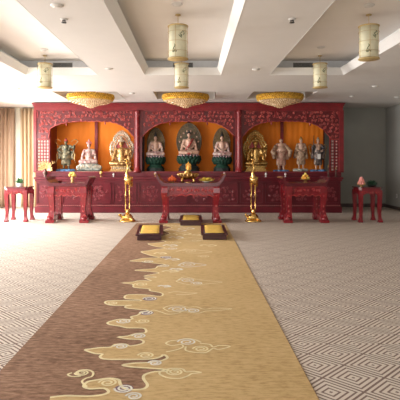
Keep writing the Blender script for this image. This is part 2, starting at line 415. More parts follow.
def cloud(px, m=3, w=.016, closed=False, fill=None):
    pts = smooth_closed([fl(*p) for p in px], closed, 5)
    if fill is not None:
        mb.cur = fill; t3 = tessellate_polygon([[Vector((x,y,0)) for x,y in pts]]); mb.add([(x,y,zr+.0016) for x,y in pts], [tuple(t) for t in t3])
    mb.cur = m; ribbon(mb, pts, w, zr+.0028, closed)
for s_ in [(82,374,6,3,None),(108,384,8,3,2),(124,389.7,8,4,5),(134,397.5,7,4,2),(146,356.5,7,3,2),(155,364.2,6,4,2),(175,373,7,3,2),(187,343,8,4,2),(201,350,7,3,2),
           (121,347.5,6,4,2),(139,337,6,4,2),(124,322,6,4,2),(143,322,6,3,2),(146.5,313.7,6,4,5),(178,310,8,4,2),(193,311.5,6,4,2),(112,303.8,5,3,2),(150,299.5,6,4,5),(141,285,6,3,2),
           (187,281,7,4,2),(197,284,5,4,2),(164,266.2,5,4,None),(166,257.8,5,4,5),(188,265,7,4,None),(190,251.5,6,3,None),(204,257,5,3,None),(148,262,5,4,None),(172,249,5,4,None),(176,243,5,3,None),(196,241,5,3,None)]:
    fs(s_[0], s_[1], s_[2], m=s_[3], fill=s_[4], sg=random.choice((-1,1)), asp=.95)
cloud([(72,374),(68,375.5),(71,377.5),(80,377.5),(76,374.5),(80,371.5),(88,371.2),(93,373.5),(92,377.5),(86,379.5),(82,383),(87,388)], 3)
cloud([(160,372.5),(160,375.5),(168,379),(180,379.5),(188,377),(192,374.8),(201,373.8),(194,372.5),(186,373),(182,370),(170,369.8),(160,372.5)], 3)
cloud([(166,353),(176,351),(183,348),(181,345.5),(172,346.5),(166,344.5),(170,342),(179,341),(187,339.5),(196,341),(201,343.5)], 3)
cloud([(186,347.5),(186,351.5),(196,353.5),(206,353.5),(213,349.5),(219,350.5),(230,347.5),(220,346.5),(213,348),(210,345.5),(200,344.5)], 3)
cloud([(163,309),(170,306.5),(180,306.2),(188,308),(196,307.5),(204,310),(214,309),(232,309.6),(216,311.5),(206,311.8),(198,314),(184,312.5),(170,312.5),(163,309)], 3, .014)
cloud([(176,282),(184,277.6),(194,279.4),(204,281),(222,282.8),(206,284.6),(196,286),(184,284.5),(176,282)], 3, .016)
cloud([(168,293.6),(176,292.4),(188,293.6),(197,293.8),(188,295.2),(176,295.4)], 3, .016)
cloud([(148,314),(153,311),(160,312.5),(168,315),(178,314),(184,311)], 3)
cloud([(178,266),(186,262.6),(196,264),(206,265.5),(196,267),(186,267.6),(178,266)], 4, .02)
cloud([(176,252),(188,249.6),(200,250.8),(212,252.4),(198,253.6),(186,253.4)], 3, .022)
cloud([(178,240),(190,238.2),(204,239.6),(196,241.6),(184,241.4)], 3, .024)
for x,y,l,m_ in [(168,235,9,3),(176,231,10,4),(182,234,9,3),(174,226.5,8,3),(186,229,8,4),(192,235.5,9,3),(176,238,7,4),(160,254,6,3),(172,260,7,4),(170,272,8,3),(176,270,6,4),(164,287,6,4),(208,246,8,3),(170,246,7,4)]:
    cloud([(x-l,y+.1),(x-l/2,y-.8),(x,y-.3),(x+l/2,y-.9),(x+l,y+.2),(x,y+.8)], m_, .035)
run = mb.build('runner_carpet', ['rug_brown','rug_gold','rug_pale','rug_line','rug_white','rug_purple'])
tag(run, 'long brown and gold runner carpet with swirling cloud pattern leading to the altar', 'carpet')

# ------------------------------------------------------------------ shrine
AX = -.135; YS = 14.9
SX0, SX1 = -4.82, 4.55; CX0, CX1 = -4.68, 4.44; YC = 14.56; YCB = 16.0
# long counter
ct = thing('altar_counter', 'long low maroon carved counter running under the whole red shrine', 'counter', (AX,YC,0))
hw = (CX1-CX0)/2+.0
MB().box(-hw+.03,hw-.03,.03,YCB-YC-.02,.0,.18,.008).build('plinth','maroon',ct)
MB().box(-hw+.06,hw-.06,.07,YCB-YC-.03,.1801,.93).build('body','maroon',ct)
mb = MB(); mb.box(-hw,hw,0,YCB-YC,.99,1.055,.012).box(-hw+.03,hw-.03,.03,YCB-YC-.02,.9302,.9898,.012); mb.build('worktop','maroon',ct)
MB().box(-hw-.02,hw+.02,.27,YCB-YC,1.0553,1.185,.01).build('step','maroon',ct)
bn = MB(); n = 150
for i in range(n): bn.ball((-hw+.1+(2*hw-.2)*i/(n-1), .055, .215), .021, (1,.7,.8), 6, 4)
bn.build('lotus_molding','rosette_m',ct)
np_ = 12; pw = (2*hw-.12)/np_
for i in range(np_):
    x0 = -hw+.06+i*pw; mb = MB(); a,b,c,d = x0+.03,x0+pw-.03,.27,.88
    for q in ((a,b,c,c+.025),(a,b,d-.025,d),(a,a+.025,c,d),(b-.025,b,c,d)): mb.box(q[0],q[1],.045,.0698,q[2],q[3])
    p_ = mb.build('panel','maroon',ct)
    cv = MB(); scrollwork(cv, lambda x,z: a+.06 < x < b-.06 and c+.06 < z < d-.06, a+.05,b-.05,c+.05,d-.05,.063,.115,.011,seed=20+i)
    cv.build('carving','maroon_c',p_)
# niche frame
fr = thing('shrine_frame', 'tall red carved wooden shrine frame with three arched niches', 'shrine', (0,YS,1.1853))
def Z(z): return z-1.1853
def px(x, Y=YS): return (x-193)*Y/F
top = 3.275
cn = MB(); cn.box(SX0-.02,SX1+.02,-.06,.85,Z(3.235),Z(top),.01).box(SX0+.01,SX1-.01,-.035,.8,Z(3.185),Z(3.2348),.008).box(SX0+.03,SX1-.03,-.01,.8,Z(3.12),Z(3.1848),.006)
cn.build('cornice','red',fr)
MB().box(SX0+.04,SX1-.04,.0,.07,Z(3.06),Z(3.1198)).build('beam','red',fr)
posts = [SX0+.02, px(131.5), px(236.5), SX1-.12-.02]
bays = [(SX0+.02+.1,px(134)),(px(142),px(235.3)),(px(242.5),SX1-.14)]
# posts (four) with round columns in front of the inner two
MB().box(SX0+.01,SX0+.11,0,.12,0,Z(3.0598),.006).build('post','red',fr)
MB().box(SX1-.15,SX1-.01,0,.12,0,Z(3.0598),.006).build('post','red',fr)
for a,b,rx in ((px(134),px(142),px(137.6)),(px(235.3),px(242.5),px(239))):
    MB().box(a,b,.02,.12,0,Z(3.0598),.006).build('post','red',fr)
    k = MB(); k.lathe([(.10,0),(.115,.03),(.11,.06),(.085,.09),(.075,.13),(.062,.18),(.062,Z(2.95)),(.08,Z(2.98)),(.08,Z(3.05))],(rx,-.05,0),20)
    q = k.build('column','red',fr)
    g = MB()
    for i in range(60):
        a_ = i*.55; g.ball((rx+.066*math.cos(a_),-.05+.066*math.sin(a_),.2+i*.027), .013, n=6, m=4)
    g.build('carving','carve',q)
zt = 3.02
for bi,(a,b) in enumerate(bays):
    oa, ob = (px(49) if bi == 0 else a), (px(330) if bi == 2 else b)
    mid, hf = (oa+ob)/2, (ob-oa)/2
    def bot(x):
        if x < oa-.001 or x > ob+.001: return 2.19
        u = min(1,abs(x-mid)/hf)
        sc = .018*abs(math.sin(u*PI*7))
        z = 2.74-.04*u*u-(.44 if not (bi==0 and x<mid) else .20)*u**4-sc
        return z
    n = 140; mbp = MB(); vs=[]; fc=[]
    for i in range(n+1):
        x = a+(b-a)*i/n; zb = Z(bot(x)); zt_ = Z(3.0602)
        vs += [(x,.03,zt_),(x,.03,zb),(x,.075,zb),(x,.075,zt_)]
    for i in range(n):
        o=i*4
        for k in range(4): fc.append((o+k,o+(k+1)%4,o+4+(k+1)%4,o+4+k))
    mbp.add(vs,fc); pl = mbp.build('fretwork','red_d',fr)
    cv = MB(); scrollwork(cv, lambda x,z: Z(bot(x))+.0 < z < Z(3.05) and a+.01 < x < b-.01, a,b,Z(2.22),Z(3.05),.020,.105,.0125,seed=3+bi)
    # raised edge following the arch
    cv.tube([(a+(b-a)*i/60,.02,Z(bot(a+(b-a)*i/60))) for i in range(61)], .014, 5)
    cv.build('carving','carve',pl)
    rl = MB()
    for f_ in (.0,.34,.66,1.0):
        x = a+.02+(b-a-.04)*f_; rl.box(x-.02,x+.02,.005,.03,Z(2.84),Z(3.055))
    rl.box(a,b,.005,.03,Z(3.03),Z(3.055)); rl.build('rail','red',fr)
    for f_ in (.30,.70):
        x = a+(b-a)*f_; zb = Z(bot(x)); p=MB(); p.lathe([(.006,-.10),(.02,-.07),(.028,-.05),(.012,-.03),(.025,-.01),(.03,.03)],(x,.05,zb),10); p.build('pendant','carve',fr)
    # orange backdrop with soft folds
    Yb = .78; va=[]; fa=[]; nx,nz=120,10
    x0,x1 = oa, ob
    x0 -= .0; m_ = MB(); amp = (.0012,.0012,.004)[bi]
    for j in range(nz+1):
        for i in range(nx+1):
            x = x0+(x1-x0)*i/nx; v_=j/nz
            va.append((x,Yb+amp*math.sin(x*38+v_*(2.5 if bi==2 else .4)*math.sin(x*3))+amp*.6*math.sin(x*17+v_*2),Z(2.95)*v_))
    for j in range(nz):
        for i in range(nx): o=j*(nx+1)+i; fa.append((o,o+1,o+nx+2,o+nx+1))
    m_.add(va,fa,True); m_.build('backdrop','orange',fr)
    MB().box(mid-.045,mid+.045,Yb-.07,Yb-.02,0,Z(3.0)).build('mullion','red',fr)
    MB().box(oa-.03,ob+.05,Yb+.03,Yb+.06,0,Z(3.02)).build('back_panel','red_d',fr)
    # dividing cheeks between niches
    if bi < 2: MB().box(b+.10,b+.14,.121,Yb,0,Z(3.0)).build('partition','red_d',fr)
MB().box(px(49)-.02,px(49)+.02,.121,Yb,0,Z(3.05)).build('partition','red',fr)
MB().box(SX1-.08,SX1-.03,.121,.84,0,Z(3.05)).build('partition','red_d',fr)
MB().box(SX0+.03,SX1-.03,-.0,.08,.0,.03).build('sill','red',fr)
# open lattice screens at both outer ends, pale pieces imitating light behind
def lattice(x0,x1,z0,z1,y):
    m = MB(); ro = MB(); s=.095; nx=max(1,round((x1-x0)/s)); nz=round((z1-z0)/s)
    for i in range(nx+1): x=x0+(x1-x0)*i/nx; m.box(x-.014,x+.014,y,y+.025,z0,z1)
    for j in range(nz+1): z=z0+(z1-z0)*j/nz; m.box(x0,x1,y+.001,y+.024,z-.014,z+.014)
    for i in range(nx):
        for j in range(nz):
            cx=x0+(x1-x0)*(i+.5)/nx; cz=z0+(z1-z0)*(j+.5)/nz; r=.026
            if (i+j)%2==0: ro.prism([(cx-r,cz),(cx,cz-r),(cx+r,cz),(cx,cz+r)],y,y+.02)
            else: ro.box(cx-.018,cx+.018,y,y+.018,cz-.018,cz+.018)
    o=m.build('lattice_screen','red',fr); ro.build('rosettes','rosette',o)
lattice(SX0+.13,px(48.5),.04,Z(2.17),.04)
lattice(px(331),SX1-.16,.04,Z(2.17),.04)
MB().box(px(48.5),px(48.5)+.03,.03,.08,.031,Z(2.25)).build('lattice_stile','red',fr)
MB().box(px(331)-.03,px(331),.03,.08,.031,Z(2.25)).build('lattice_stile','red',fr)

# ------------------------------------------------------------------ statues
ST = 1.186
def hand(mb, c, d, s=1.0, up=(0,0,1)):
    c = Vector(c); d = Vector(d).normalized(); u = Vector(up); w = d.cross(u).normalized(); u = w.cross(d).normalized()
    mb.tube([c, c+d*.04*s], [.018*s,.02*s], 8)
    for i,(o,l) in enumerate(((-.015,.032),(-.005,.038),(.005,.035),(.015,.027))):
        a = c+d*.038*s+w*o*s; mb.tube([a, a+d*l*.5*s, a+d*l*s-u*l*.35*s], [.0055*s,.005*s,.004*s], 6)
    a = c+d*.01*s+w*-.017*s; mb.tube([a, a+d*.012*s-w*.016*s, a+d*.03*s-w*.018*s], [.006*s,.0055*s,.0045*s], 6)
def face(mb, c, r):
    c = Vector(c)
    mb.tube([c+Vector((0,-r*.93,r*.12)), c+Vector((0,-r*1.12,-r*.16))], [r*.07,r*.13], 6)
    for s in (-1,1):
        mb.ball(c+Vector((s*r*.36,-r*.90,r*.10)), r*.13, (1.3,.5,.45), 8, 5)
        mb.ball(c+Vector((s*r*.86,0,-r*.12)), r*.2, (.45,.7,1.7), 8, 5)
    mb.ball(c+Vector((0,-r*.93,-r*.42)), r*.14, (1.8,.6,.45), 8, 5)
def lotus(root, r, z0, h, mpet, mbase, sy=.8):
    b = MB(); b.lathe([(r*.80,z0),(r*.84,z0+h*.10),(r*.66,z0+h*.18),(r*.60,z0+h*.30),(r*.82,z0+h*.42),(r*.9,z0+h*.55),(r*.8,z0+h*.9),(r*.76,z0+h)],n=28,sy=sy)
    o = b.build('lotus_base', mbase, root)
    p = MB()
    for row,(zz,tilt,rr) in enumerate(((.42,.5,.92),(.62,.15,.95),(.50,-.4,.80))):
        n = 16
        for i in range(n):
            a = 2*PI*(i+.5*row)/n; R = Matrix.Rotation(a,3,'Z') @ Matrix.Rotation(tilt,3,'Y')
            p.ball((rr*r*math.cos(a), rr*r*math.sin(a)*sy, z0+h*(zz+.08)), h*.22, (.35,.75,1.1), 8, 6, R)
    p.build('petals', mpet, root)
    return o
def mandorla(root, w, z0, z1, y, m, rim, pointy=0, beads=26):
    zc, hz = (z0+z1)/2, (z1-z0)/2; poly=[]
    for i in range(48):
        a = 2*PI*i/48; x = w*math.cos(a); z = zc+hz*math.sin(a)
        if math.sin(a) > 0: x *= 1-pointy*math.sin(a)**2
        poly.append((x,z))
    b = MB(); b.prism(poly, y, y+.03); o = b.build('mandorla', m, root)
    r = MB(); r.tube([(x,y-.004,z) for x,z in poly]+[(poly[0][0],y-.004,poly[0][1])], .016, 6)
    r.tube([(x*.72,y-.004,zc+(z-zc)*.76) for x,z in poly]+[(poly[0][0]*.72,y-.004,zc+(poly[0][1]-zc)*.76)], .009, 6)
    for i in range(beads):
        a = 2*PI*i/beads; x = w*.86*math.cos(a)*(1-(pointy*math.sin(a)**2 if math.sin(a)>0 else 0)); z = zc+hz*.88*math.sin(a)
        r.ball((x,y-.006,z), .021, (1,.5,1.2), 6, 5)
    r.build('halo_relief', rim, o)
    return o
def seated(root, z, s, mskin, mrobe, mhair, crown=None, arm='lap', vox=.011):
    S = lambda x,y,zz: (x*s, y*s, z+zz*s)
    ex = MB(); face(ex, S(0,-.01,.69), .072*s)
    hand(ex, S(.06,-.19,.20) if arm=='lap' else S(.08,-.2,.28), (-1,-.1,0), 1.1*s); 
    if arm=='lap': hand(ex, S(-.06,-.20,.215), (1,-.1,0), 1.1*s)
    else: hand(ex, S(-.16,-.16,.44), (.1,-.1,1), 1.2*s, (0,1,0))
    body = [('s',S(0,-.01,.69),.075*s,(.9,.95,1.12)),('c',S(0,0,.60),S(0,0,.56),.036*s,.045*s),('c',S(-.12,0,.50),S(.12,0,.50),.055*s,.055*s),
            ('c',S(0,0,.47),S(0,0,.25),.115*s,.10*s),('c',S(-.16,0,.50),S(-.21,-.03,.33),.045*s,.038*s),('c',S(.16,0,.50),S(.21,-.03,.33),.045*s,.038*s)]
    if arm=='lap': body += [('c',S(-.21,-.03,.33),S(-.06,-.19,.21),.036*s,.024*s),('c',S(.21,-.03,.33),S(.06,-.18,.20),.036*s,.024*s)]
    else: body += [('c',S(-.21,-.03,.33),S(-.16,-.16,.43),.036*s,.024*s),('c',S(.21,-.03,.33),S(.08,-.19,.28),.036*s,.024*s)]
    blob('body', body, mskin, root, vox, ex, 2)
    robe = [('c',S(-.05,0,.10),S(-.29,-.13,.075),.10*s,.075*s),('c',S(.05,0,.10),S(.29,-.13,.075),.10*s,.075*s),('c',S(-.28,-.14,.07),S(.08,-.24,.06),.07*s,.05*s),('c',S(.28,-.14,.07),S(-.08,-.25,.065),.07*s,.05*s),
            ('c',S(0,.02,.12),S(0,.02,.30),.14*s,.115*s),('c',S(-.10,.035,.30),S(-.135,.03,.50),.07*s,.062*s),('c',S(.10,.035,.30),S(.135,.03,.50),.07*s,.062*s),
            ('c',S(-.17,.015,.49),S(-.225,-.01,.33),.058*s,.058*s),('c',S(.17,.015,.49),S(.225,-.01,.33),.058*s,.058*s),('c',S(-.225,-.01,.31),S(-.26,-.05,.16),.055*s,.05*s),('c',S(.225,-.01,.31),S(.26,-.05,.16),.055*s,.05*s)]
    blob('robe', robe, mrobe, root, vox, None, 2)
    hb = MB(); hb.ball(S(0,.012,.715), .083*s, (.92,.92,1.02), 14, 9); hb.ball(S(0,.01,.805), .038*s, (1,1,1.1), 10, 7)
    hb.build('hair', mhair, root)
    if crown:
        c = MB()
        for i in range(9):
            a = PI+PI*i/8; x=.078*math.cos(a); y=.078*math.sin(a); c.tube([S(x,y,.74),S(x*1.15,y*1.15,.79+.02*(i%2)),S(x*1.1,y*1.1,.83+.03*(1-abs(i-4)/4))],[.02*s,.016*s,.004*s],6)
        c.lathe([(.05*s,0),(.055*s,.05*s),(.03*s,.10*s),(.008*s,.14*s)],S(0,.01,.79),12)
        c.build('crown', crown, root)
def standing(root, z, s, mskin, mrobe, mhair, pose='plain', belly=0, vox=.011, crown=None):
    S = lambda x,y,zz: (x*s, y*s, z+zz*s)     # s = standing height
    ex = MB(); face(ex, S(0,-.012,.925), .052*s)
    arms = {'plain':(((-.11,0,.80),(-.16,-.02,.64),(-.06,-.12,.58)),((.11,0,.80),(.16,-.02,.64),(.07,-.12,.62))),
            'akimbo':(((-.12,0,.80),(-.22,-.02,.67),(-.12,-.08,.58)),((.12,0,.80),(.23,-.03,.72),(.26,-.12,.80))),
            'sword':(((-.12,0,.80),(-.20,-.04,.70),(-.17,-.12,.80)),((.12,0,.80),(.20,-.04,.66),(.10,-.12,.62)))}[pose]
    body = [('s',S(0,-.012,.925),.055*s,(.9,.95,1.15)),('c',S(0,0,.87),S(0,0,.84),.03*s,.035*s),('c',S(-.085,0,.80),S(.085,0,.80),.048*s,.048*s),('c',S(0,0,.78),S(0,0,.56),.088*s,.08*s),
            ('c',S(-.045,0,.50),S(-.06,-.02,.27),.062*s,.042*s),('c',S(.045,0,.50),S(.065,0,.27),.062*s,.042*s),('c',S(-.06,-.02,.27),S(-.065,.01,.04),.042*s,.026*s),('c',S(.065,0,.27),S(.075,.02,.04),.042*s,.026*s),
            ('c',S(-.065,.01,.03),S(-.075,-.07,.02),.028*s,.02*s),('c',S(.075,.02,.03),S(.09,-.06,.02),.028*s,.02*s)]
    for A,B,D in arms:
        body += [('c',S(*A),S(*B),.036*s,.03*s),('c',S(*B),S(*D),.029*s,.02*s)]
        d = Vector(D)-Vector(B); hand(ex, S(*D), d, .9*s, (0,0,1) if abs(d.z)<.1 else (0,1,0))
    if belly: body += [('s',S(0,-.04,.64),.12*s,(1,.9,1.05))]
    blob('body', body, mskin, root, vox, ex, 2)
    robe = [('c',S(0,.01,.60),S(0,.01,.42),.105*s,.135*s),('c',S(0,.015,.42),S(0,.015,.22),.12*s,.085*s),('c',S(-.17,.03,.62),S(-.19,.04,.40),.035*s,.055*s),('c',S(.17,.03,.62),S(.19,.04,.38),.035*s,.055*s),('c',S(-.05,.0,.45),S(-.08,.0,.20),.085*s,.062*s),('c',S(.05,.0,.45),S(.085,.01,.20),.085*s,.062*s),
            ('c',S(-.085,.022,.80),S(-.06,.02,.60),.054*s,.07*s),('c',S(.085,.022,.80),S(.06,.02,.60),.054*s,.07*s),('c',S(-.09,.01,.70),S(.09,-.03,.58),.052*s,.058*s)]
    for A,B,D in arms:
        Am = Vector(A); Bm = Vector(B); Dm = Vector(D)
        robe += [('c',S(*A),S(*B),.046*s,.042*s),('c',S(*B),S(*Bm.lerp(Dm,.6)),.042*s,.044*s),('c',S(*Bm),S(*(Bm+Vector((0,.02,-.16)))),.03*s,.015*s)]
    blob('robe', robe, mrobe, root, vox, None, 2)
    if mhair:
        hb = MB(); hb.ball(S(0,.008,.945), .058*s, (.95,.95,1.05), 12, 8); hb.ball(S(0,.01,1.005), .028*s, n=8, m=6); hb.build('hair', mhair, root)
    if crown:
        c = MB(); c.lathe([(.052*s,0),(.058*s,.02*s),(.04*s,.05*s),(.03*s,.07*s),(.008*s,.11*s)],S(0,0,.96),12); c.build('helmet', crown, root)
def rock(root, w, d, h, m, z=0, name='rock_base'):
    pr = []; rnd = random.Random(int(w*1000))
    for i in range(9): pr.append(('s',((i-4)/4.6*w,rnd.uniform(-.2,.2)*d,z+h*.5),h*rnd.uniform(.5,.72),(1.6,d/h*.75,1)))
    b = blob(name, pr, m, root, .014, None, 3)
    zmin = min(v.co.z for v in b.data.vertices)
    for v in b.data.vertices:
        if v.co.z < z+.02: v.co.z = z+max(0,(v.co.z-zmin))*.0
        if v.co.z > z+h: v.co.z = z+h+.1*(v.co.z-z-h)
    return b
def pos(x, Y=15.24): return ((x-193)*Y/F, Y, ST)
# 1 green warrior
t = thing('warrior_statue','bronze-green armoured warrior statue with floating ribbon loops on a blue rock base','statue',pos(66,15.2))
rock(t,.20,.16,.10,'blue'); t.scale=(1.18,1.1,1); standing(t,.085,.90,'robe_g','robe_g','robe_g','akimbo',crown='robe_r')
for s in (-1,1):
    r_ = MB()
    r_.tube([(s*.10,.04,.74),(s*.22,.05,.84),(s*.30,.05,.95),(s*.26,.04,1.01),(s*.17,.03,.99),(s*.13,.03,.93)],[.006,.011,.012,.012,.01,.005],6)
    r_.tube([(s*.12,.03,.66),(s*.24,.0,.55),(s*.22,-.02,.40),(s*.26,-.03,.28)],[.012,.016,.014,.006],6)
    r_.build('ribbon','gold2',t)
# 2 white seated on waves
t = thing('seated_deity_statue','white-robed seated deity with red crown on a wide painted wave base','statue',pos(89,15.2))
MB().box(-.40,.40,-.16,.16,0,.055,.01).build('plinth','dgreen',t)
mb = MB()
for i in range(26): mb.ball((-.38+.76*i/25,-.163,.03), .012, (1,.5,1), 6, 4)
mb.build('beading','silver',t)
pr = [('c',(-.28,0,.13),(.28,0,.13),.08,.08),('s',(-.2,-.02,.20),.12,(1.1,.8,.8)),('s',(.2,-.02,.19),.12,(1.1,.8,.8)),('s',(0,0,.2),.15,(1.2,.8,.8)),('s',(-.32,-.02,.14),.08),('s',(.33,-.02,.14),.08)]
blob('wave_base', pr, 'wave', t, .014, None, 2)
mb = MB()
for i in range(12): spiral(mb, -.34+.062*i, .12+.05*(i%2)+.06*(1-abs(i-5.5)/5.5), .04, -.115, 1.3, .008, 1 if i%2 else -1, i)
mb.build('wave_scroll','silver',t)
seated(t,.26,.82,'robe_w','robe_w','robe_r','pinkf',arm='bless')
# 3 and 7 gilded deities with openwork halo
def gilded(x, label, main, halo):
    t = thing('gilded_deity_statue', label, 'statue', pos(x,15.2))
    b = MB(); b.box(-.34,.34,-.2,.17,0,.05,.01).box(-.30,.30,-.17,.15,.0505,.10,.008).box(-.32,.32,-.19,.16,.16,.20,.01).box(-.27,.27,-.14,.13,.1002,.1598); b.build('throne',main,t)
    q = MB()
    for i in range(9): q.lathe([(.014,0),(.02,.02),(.012,.03),(.02,.05)],(-.26+.065*i,-.165,.105),8)
    q.build('baluster',halo,t)
    # flame halo: thick pointed ring with beads and openwork scrolls
    z0,z1,w = .20,1.26,.36; zc,hz=(z0+z1)/2,(z1-z0)/2
    def P(a,k=1.0):
        x = w*k*math.cos(a)*(1-.30*max(0,math.sin(a))**2)*(1+.10*math.cos(a*6)*0); z = zc+hz*k*math.sin(a)
        sh = 1-.14*math.exp(-((a-PI*.16)/.12)**2)-.14*math.exp(-((a-PI*.84)/.12)**2)
        return x*sh, z
    R = MB()
    for k,rad in ((.97,.024),(.74,.018),(.55,.012)): R.tube([(P(2*PI*i/64,k)[0],.09,P(2*PI*i/64,k)[1]) for i in range(65)], rad, 8)
    h_ = R.build('halo',halo,t)
    B = MB()
    for i in range(44):
        a = 2*PI*(i+.5)/44; x,z = P(a,.86); B.ball((x,.09,z),.026,(1,.6,1.15),7,5)
        x2,z2 = P(a,1.03); B.tube([(x2,.09,z2),(x2*1.03,.09,z2+.03)],[.02,.004],6)
    for i in range(22): x,z=P(2*PI*i/22,.65); spiral(B,x,z,.04,.09,1.3,.008,1,i)
    B.build('flame_relief',halo,h_)
    S = MB()
    poly=[(P(2*PI*i/40,.55)[0],P(2*PI*i/40,.55)[1]) for i in range(40)]; S.prism(poly,.10,.115); S.build('halo_disc','robe_r' if x<200 else 'halo',h_)
    seated(t,.20,.98,main,main,main,halo,arm='bless')
    for s in (-1,1):
        L = MB()
        L.tube([(s*.17,.02,.66),(s*.27,.0,.60),(s*.29,-.04,.74)],[.035,.03,.018],8); L.ball((s*.29,-.05,.79),.035,(1,.8,1),8,6)
        L.tube([(s*.26,-.02,.35),(s*.31,-.05,.5),(s*.30,-.05,.62)],[.012,.014,.02],6); L.ball((s*.30,-.05,.65),.04,(1.1,.7,.9),8,6)
        L.build('lotus_stem',main,t)
    return t
gilded(121.4,'gilded seated deity with silvery openwork flame halo, left of the centre niche','gold2','silver')
gilded(255.5,'gilded seated deity with bright gold flame halo, right of the centre niche','gold','gold')
# 4,5,6 buddhas
def buddha(x, w, zlot, s, label, mh, big=False):
    t = thing('buddha_statue', label, 'statue', pos(x,15.24))
    mb = MB(); mb.lathe([(w*.98,0),(w*1.0,.03),(w*.9,.05),(w*.86,.09),(w*.92,.11),(w*.9,.13)],n=8,smooth=False,sy=.7); mb.build('pedestal','dgreen',t)
    lotus(t, w, .128, zlot-.128, 'green', 'green' if not big else 'dgreen', .75)
    p = MB()
    n = 18
    for i in range(n):
        a = 2*PI*i/n; p.ball((w*.84*math.cos(a),w*.62*math.sin(a),zlot-.04),.045,(.45,.7,1),8,6,Matrix.Rotation(a,3,'Z')@Matrix.Rotation(.35,3,'Y'))
    p.build('lotus_seat','pink',t)
    z1 = zlot+s*(1.08 if not big else 1.02); mandorla(t, w*(.90 if not big else 1.06), zlot-(.10 if not big else .12), z1+(0 if not big else .08), .14, mh, 'halo_rim', .12)
    seated(t, zlot, s, 'skin','skin' if big else 'robe_w','hair', arm='lap')
    if big:
        for i in range(8):
            c = MB(); a = PI*.05+PI*.9*i/7; c.ball((.29*math.cos(a),.12,zlot+.34+.40*math.sin(a)),.033,(1,.6,1),8,6)
            c.build('medallion','skin',t)
        c = MB(); c.tube([(-.2,-.14,zlot+.07),(0,-.24,zlot+.03),(.2,-.14,zlot+.07)],[.03,.035,.03],8); c.tube([(.12,-.05,zlot+.48),(.02,-.13,zlot+.30),(-.1,-.16,zlot+.14)],[.03,.03,.03],8); c.build('sash','robe_r',t)
    else:
        c = MB(); c.lathe([(.05,0),(.055,.03),(.03,.07),(.02,.11),(.005,.15)],(0,-.0,zlot+s*.76),12); c.build('crown','hair',t)
    return t
buddha(155.6,.30,.50,.80,'pale seated Buddha before a brown halo on green lotus, left one in the centre niche','halo')
buddha(189,.36,.54,.88,'large seated Buddha before a wide dark halo in the middle of the centre niche','halo_c',True)
buddha(222,.29,.50,.80,'pale seated Buddha before a brown halo on green lotus, right one in the centre niche','halo')
# 8 bald pot-bellied monk, 9 slender figure, 10 dark warrior
t = thing('monk_statue','bald broad pink-robed monk statue on a bright blue base','statue',pos(281,15.2)); t.location.z = ST
rock(t,.20,.16,.075,'blue'); t.scale=(1.08,1.05,1); standing(t,.06,.98,'skin','pinkish',None,'plain',1)
mb = MB(); mb.tube([(-.14,-.02,.80),(-.24,-.08,.62),(-.20,-.12,.42)],[.06,.07,.05],10); mb.build('sleeve','robe_t',t); mb = MB(); mb.tube([(.14,-.02,.80),(.25,-.08,.64),(.22,-.1,.46)],[.06,.065,.045],10); mb.build('sleeve','robe_t',t)
t = thing('attendant_statue','slender tan standing attendant statue on a pale rocky base','statue',pos(301,15.2)); rock(t,.15,.14,.11,'wave'); standing(t,.095,.94,'skin','robe_t','robe_t','plain',crown='gold2')
t = thing('guardian_statue','dark armoured guardian statue raising a sword on a blue base','statue',pos(318,15.2)); rock(t,.22,.17,.085,'blue'); t.scale=(.96,1,1); standing(t,.075,.94,'skin','robe_b','hair','sword',crown='silver')
mb = MB(); mb.tube([(-.17,-.13,.66),(-.165,-.13,1.12)],[.016,.006],6); mb.box(-.205,-.125,-.14,-.12,.80,.82); mb.build('sword','black',t)
for s in (-1,1):
    mb = MB(); mb.tube([(s*.1,.05,.74),(s*.22,.05,.86),(s*.29,.04,.80),(s*.25,.02,.60),(s*.2,0,.34)],[.008,.014,.014,.012,.006],6)
    mb.build('ribbon','gold2',t)
MB().box(-.045,.045,-.16,-.12,.40,.56,.01).build('sash','ceram',t)

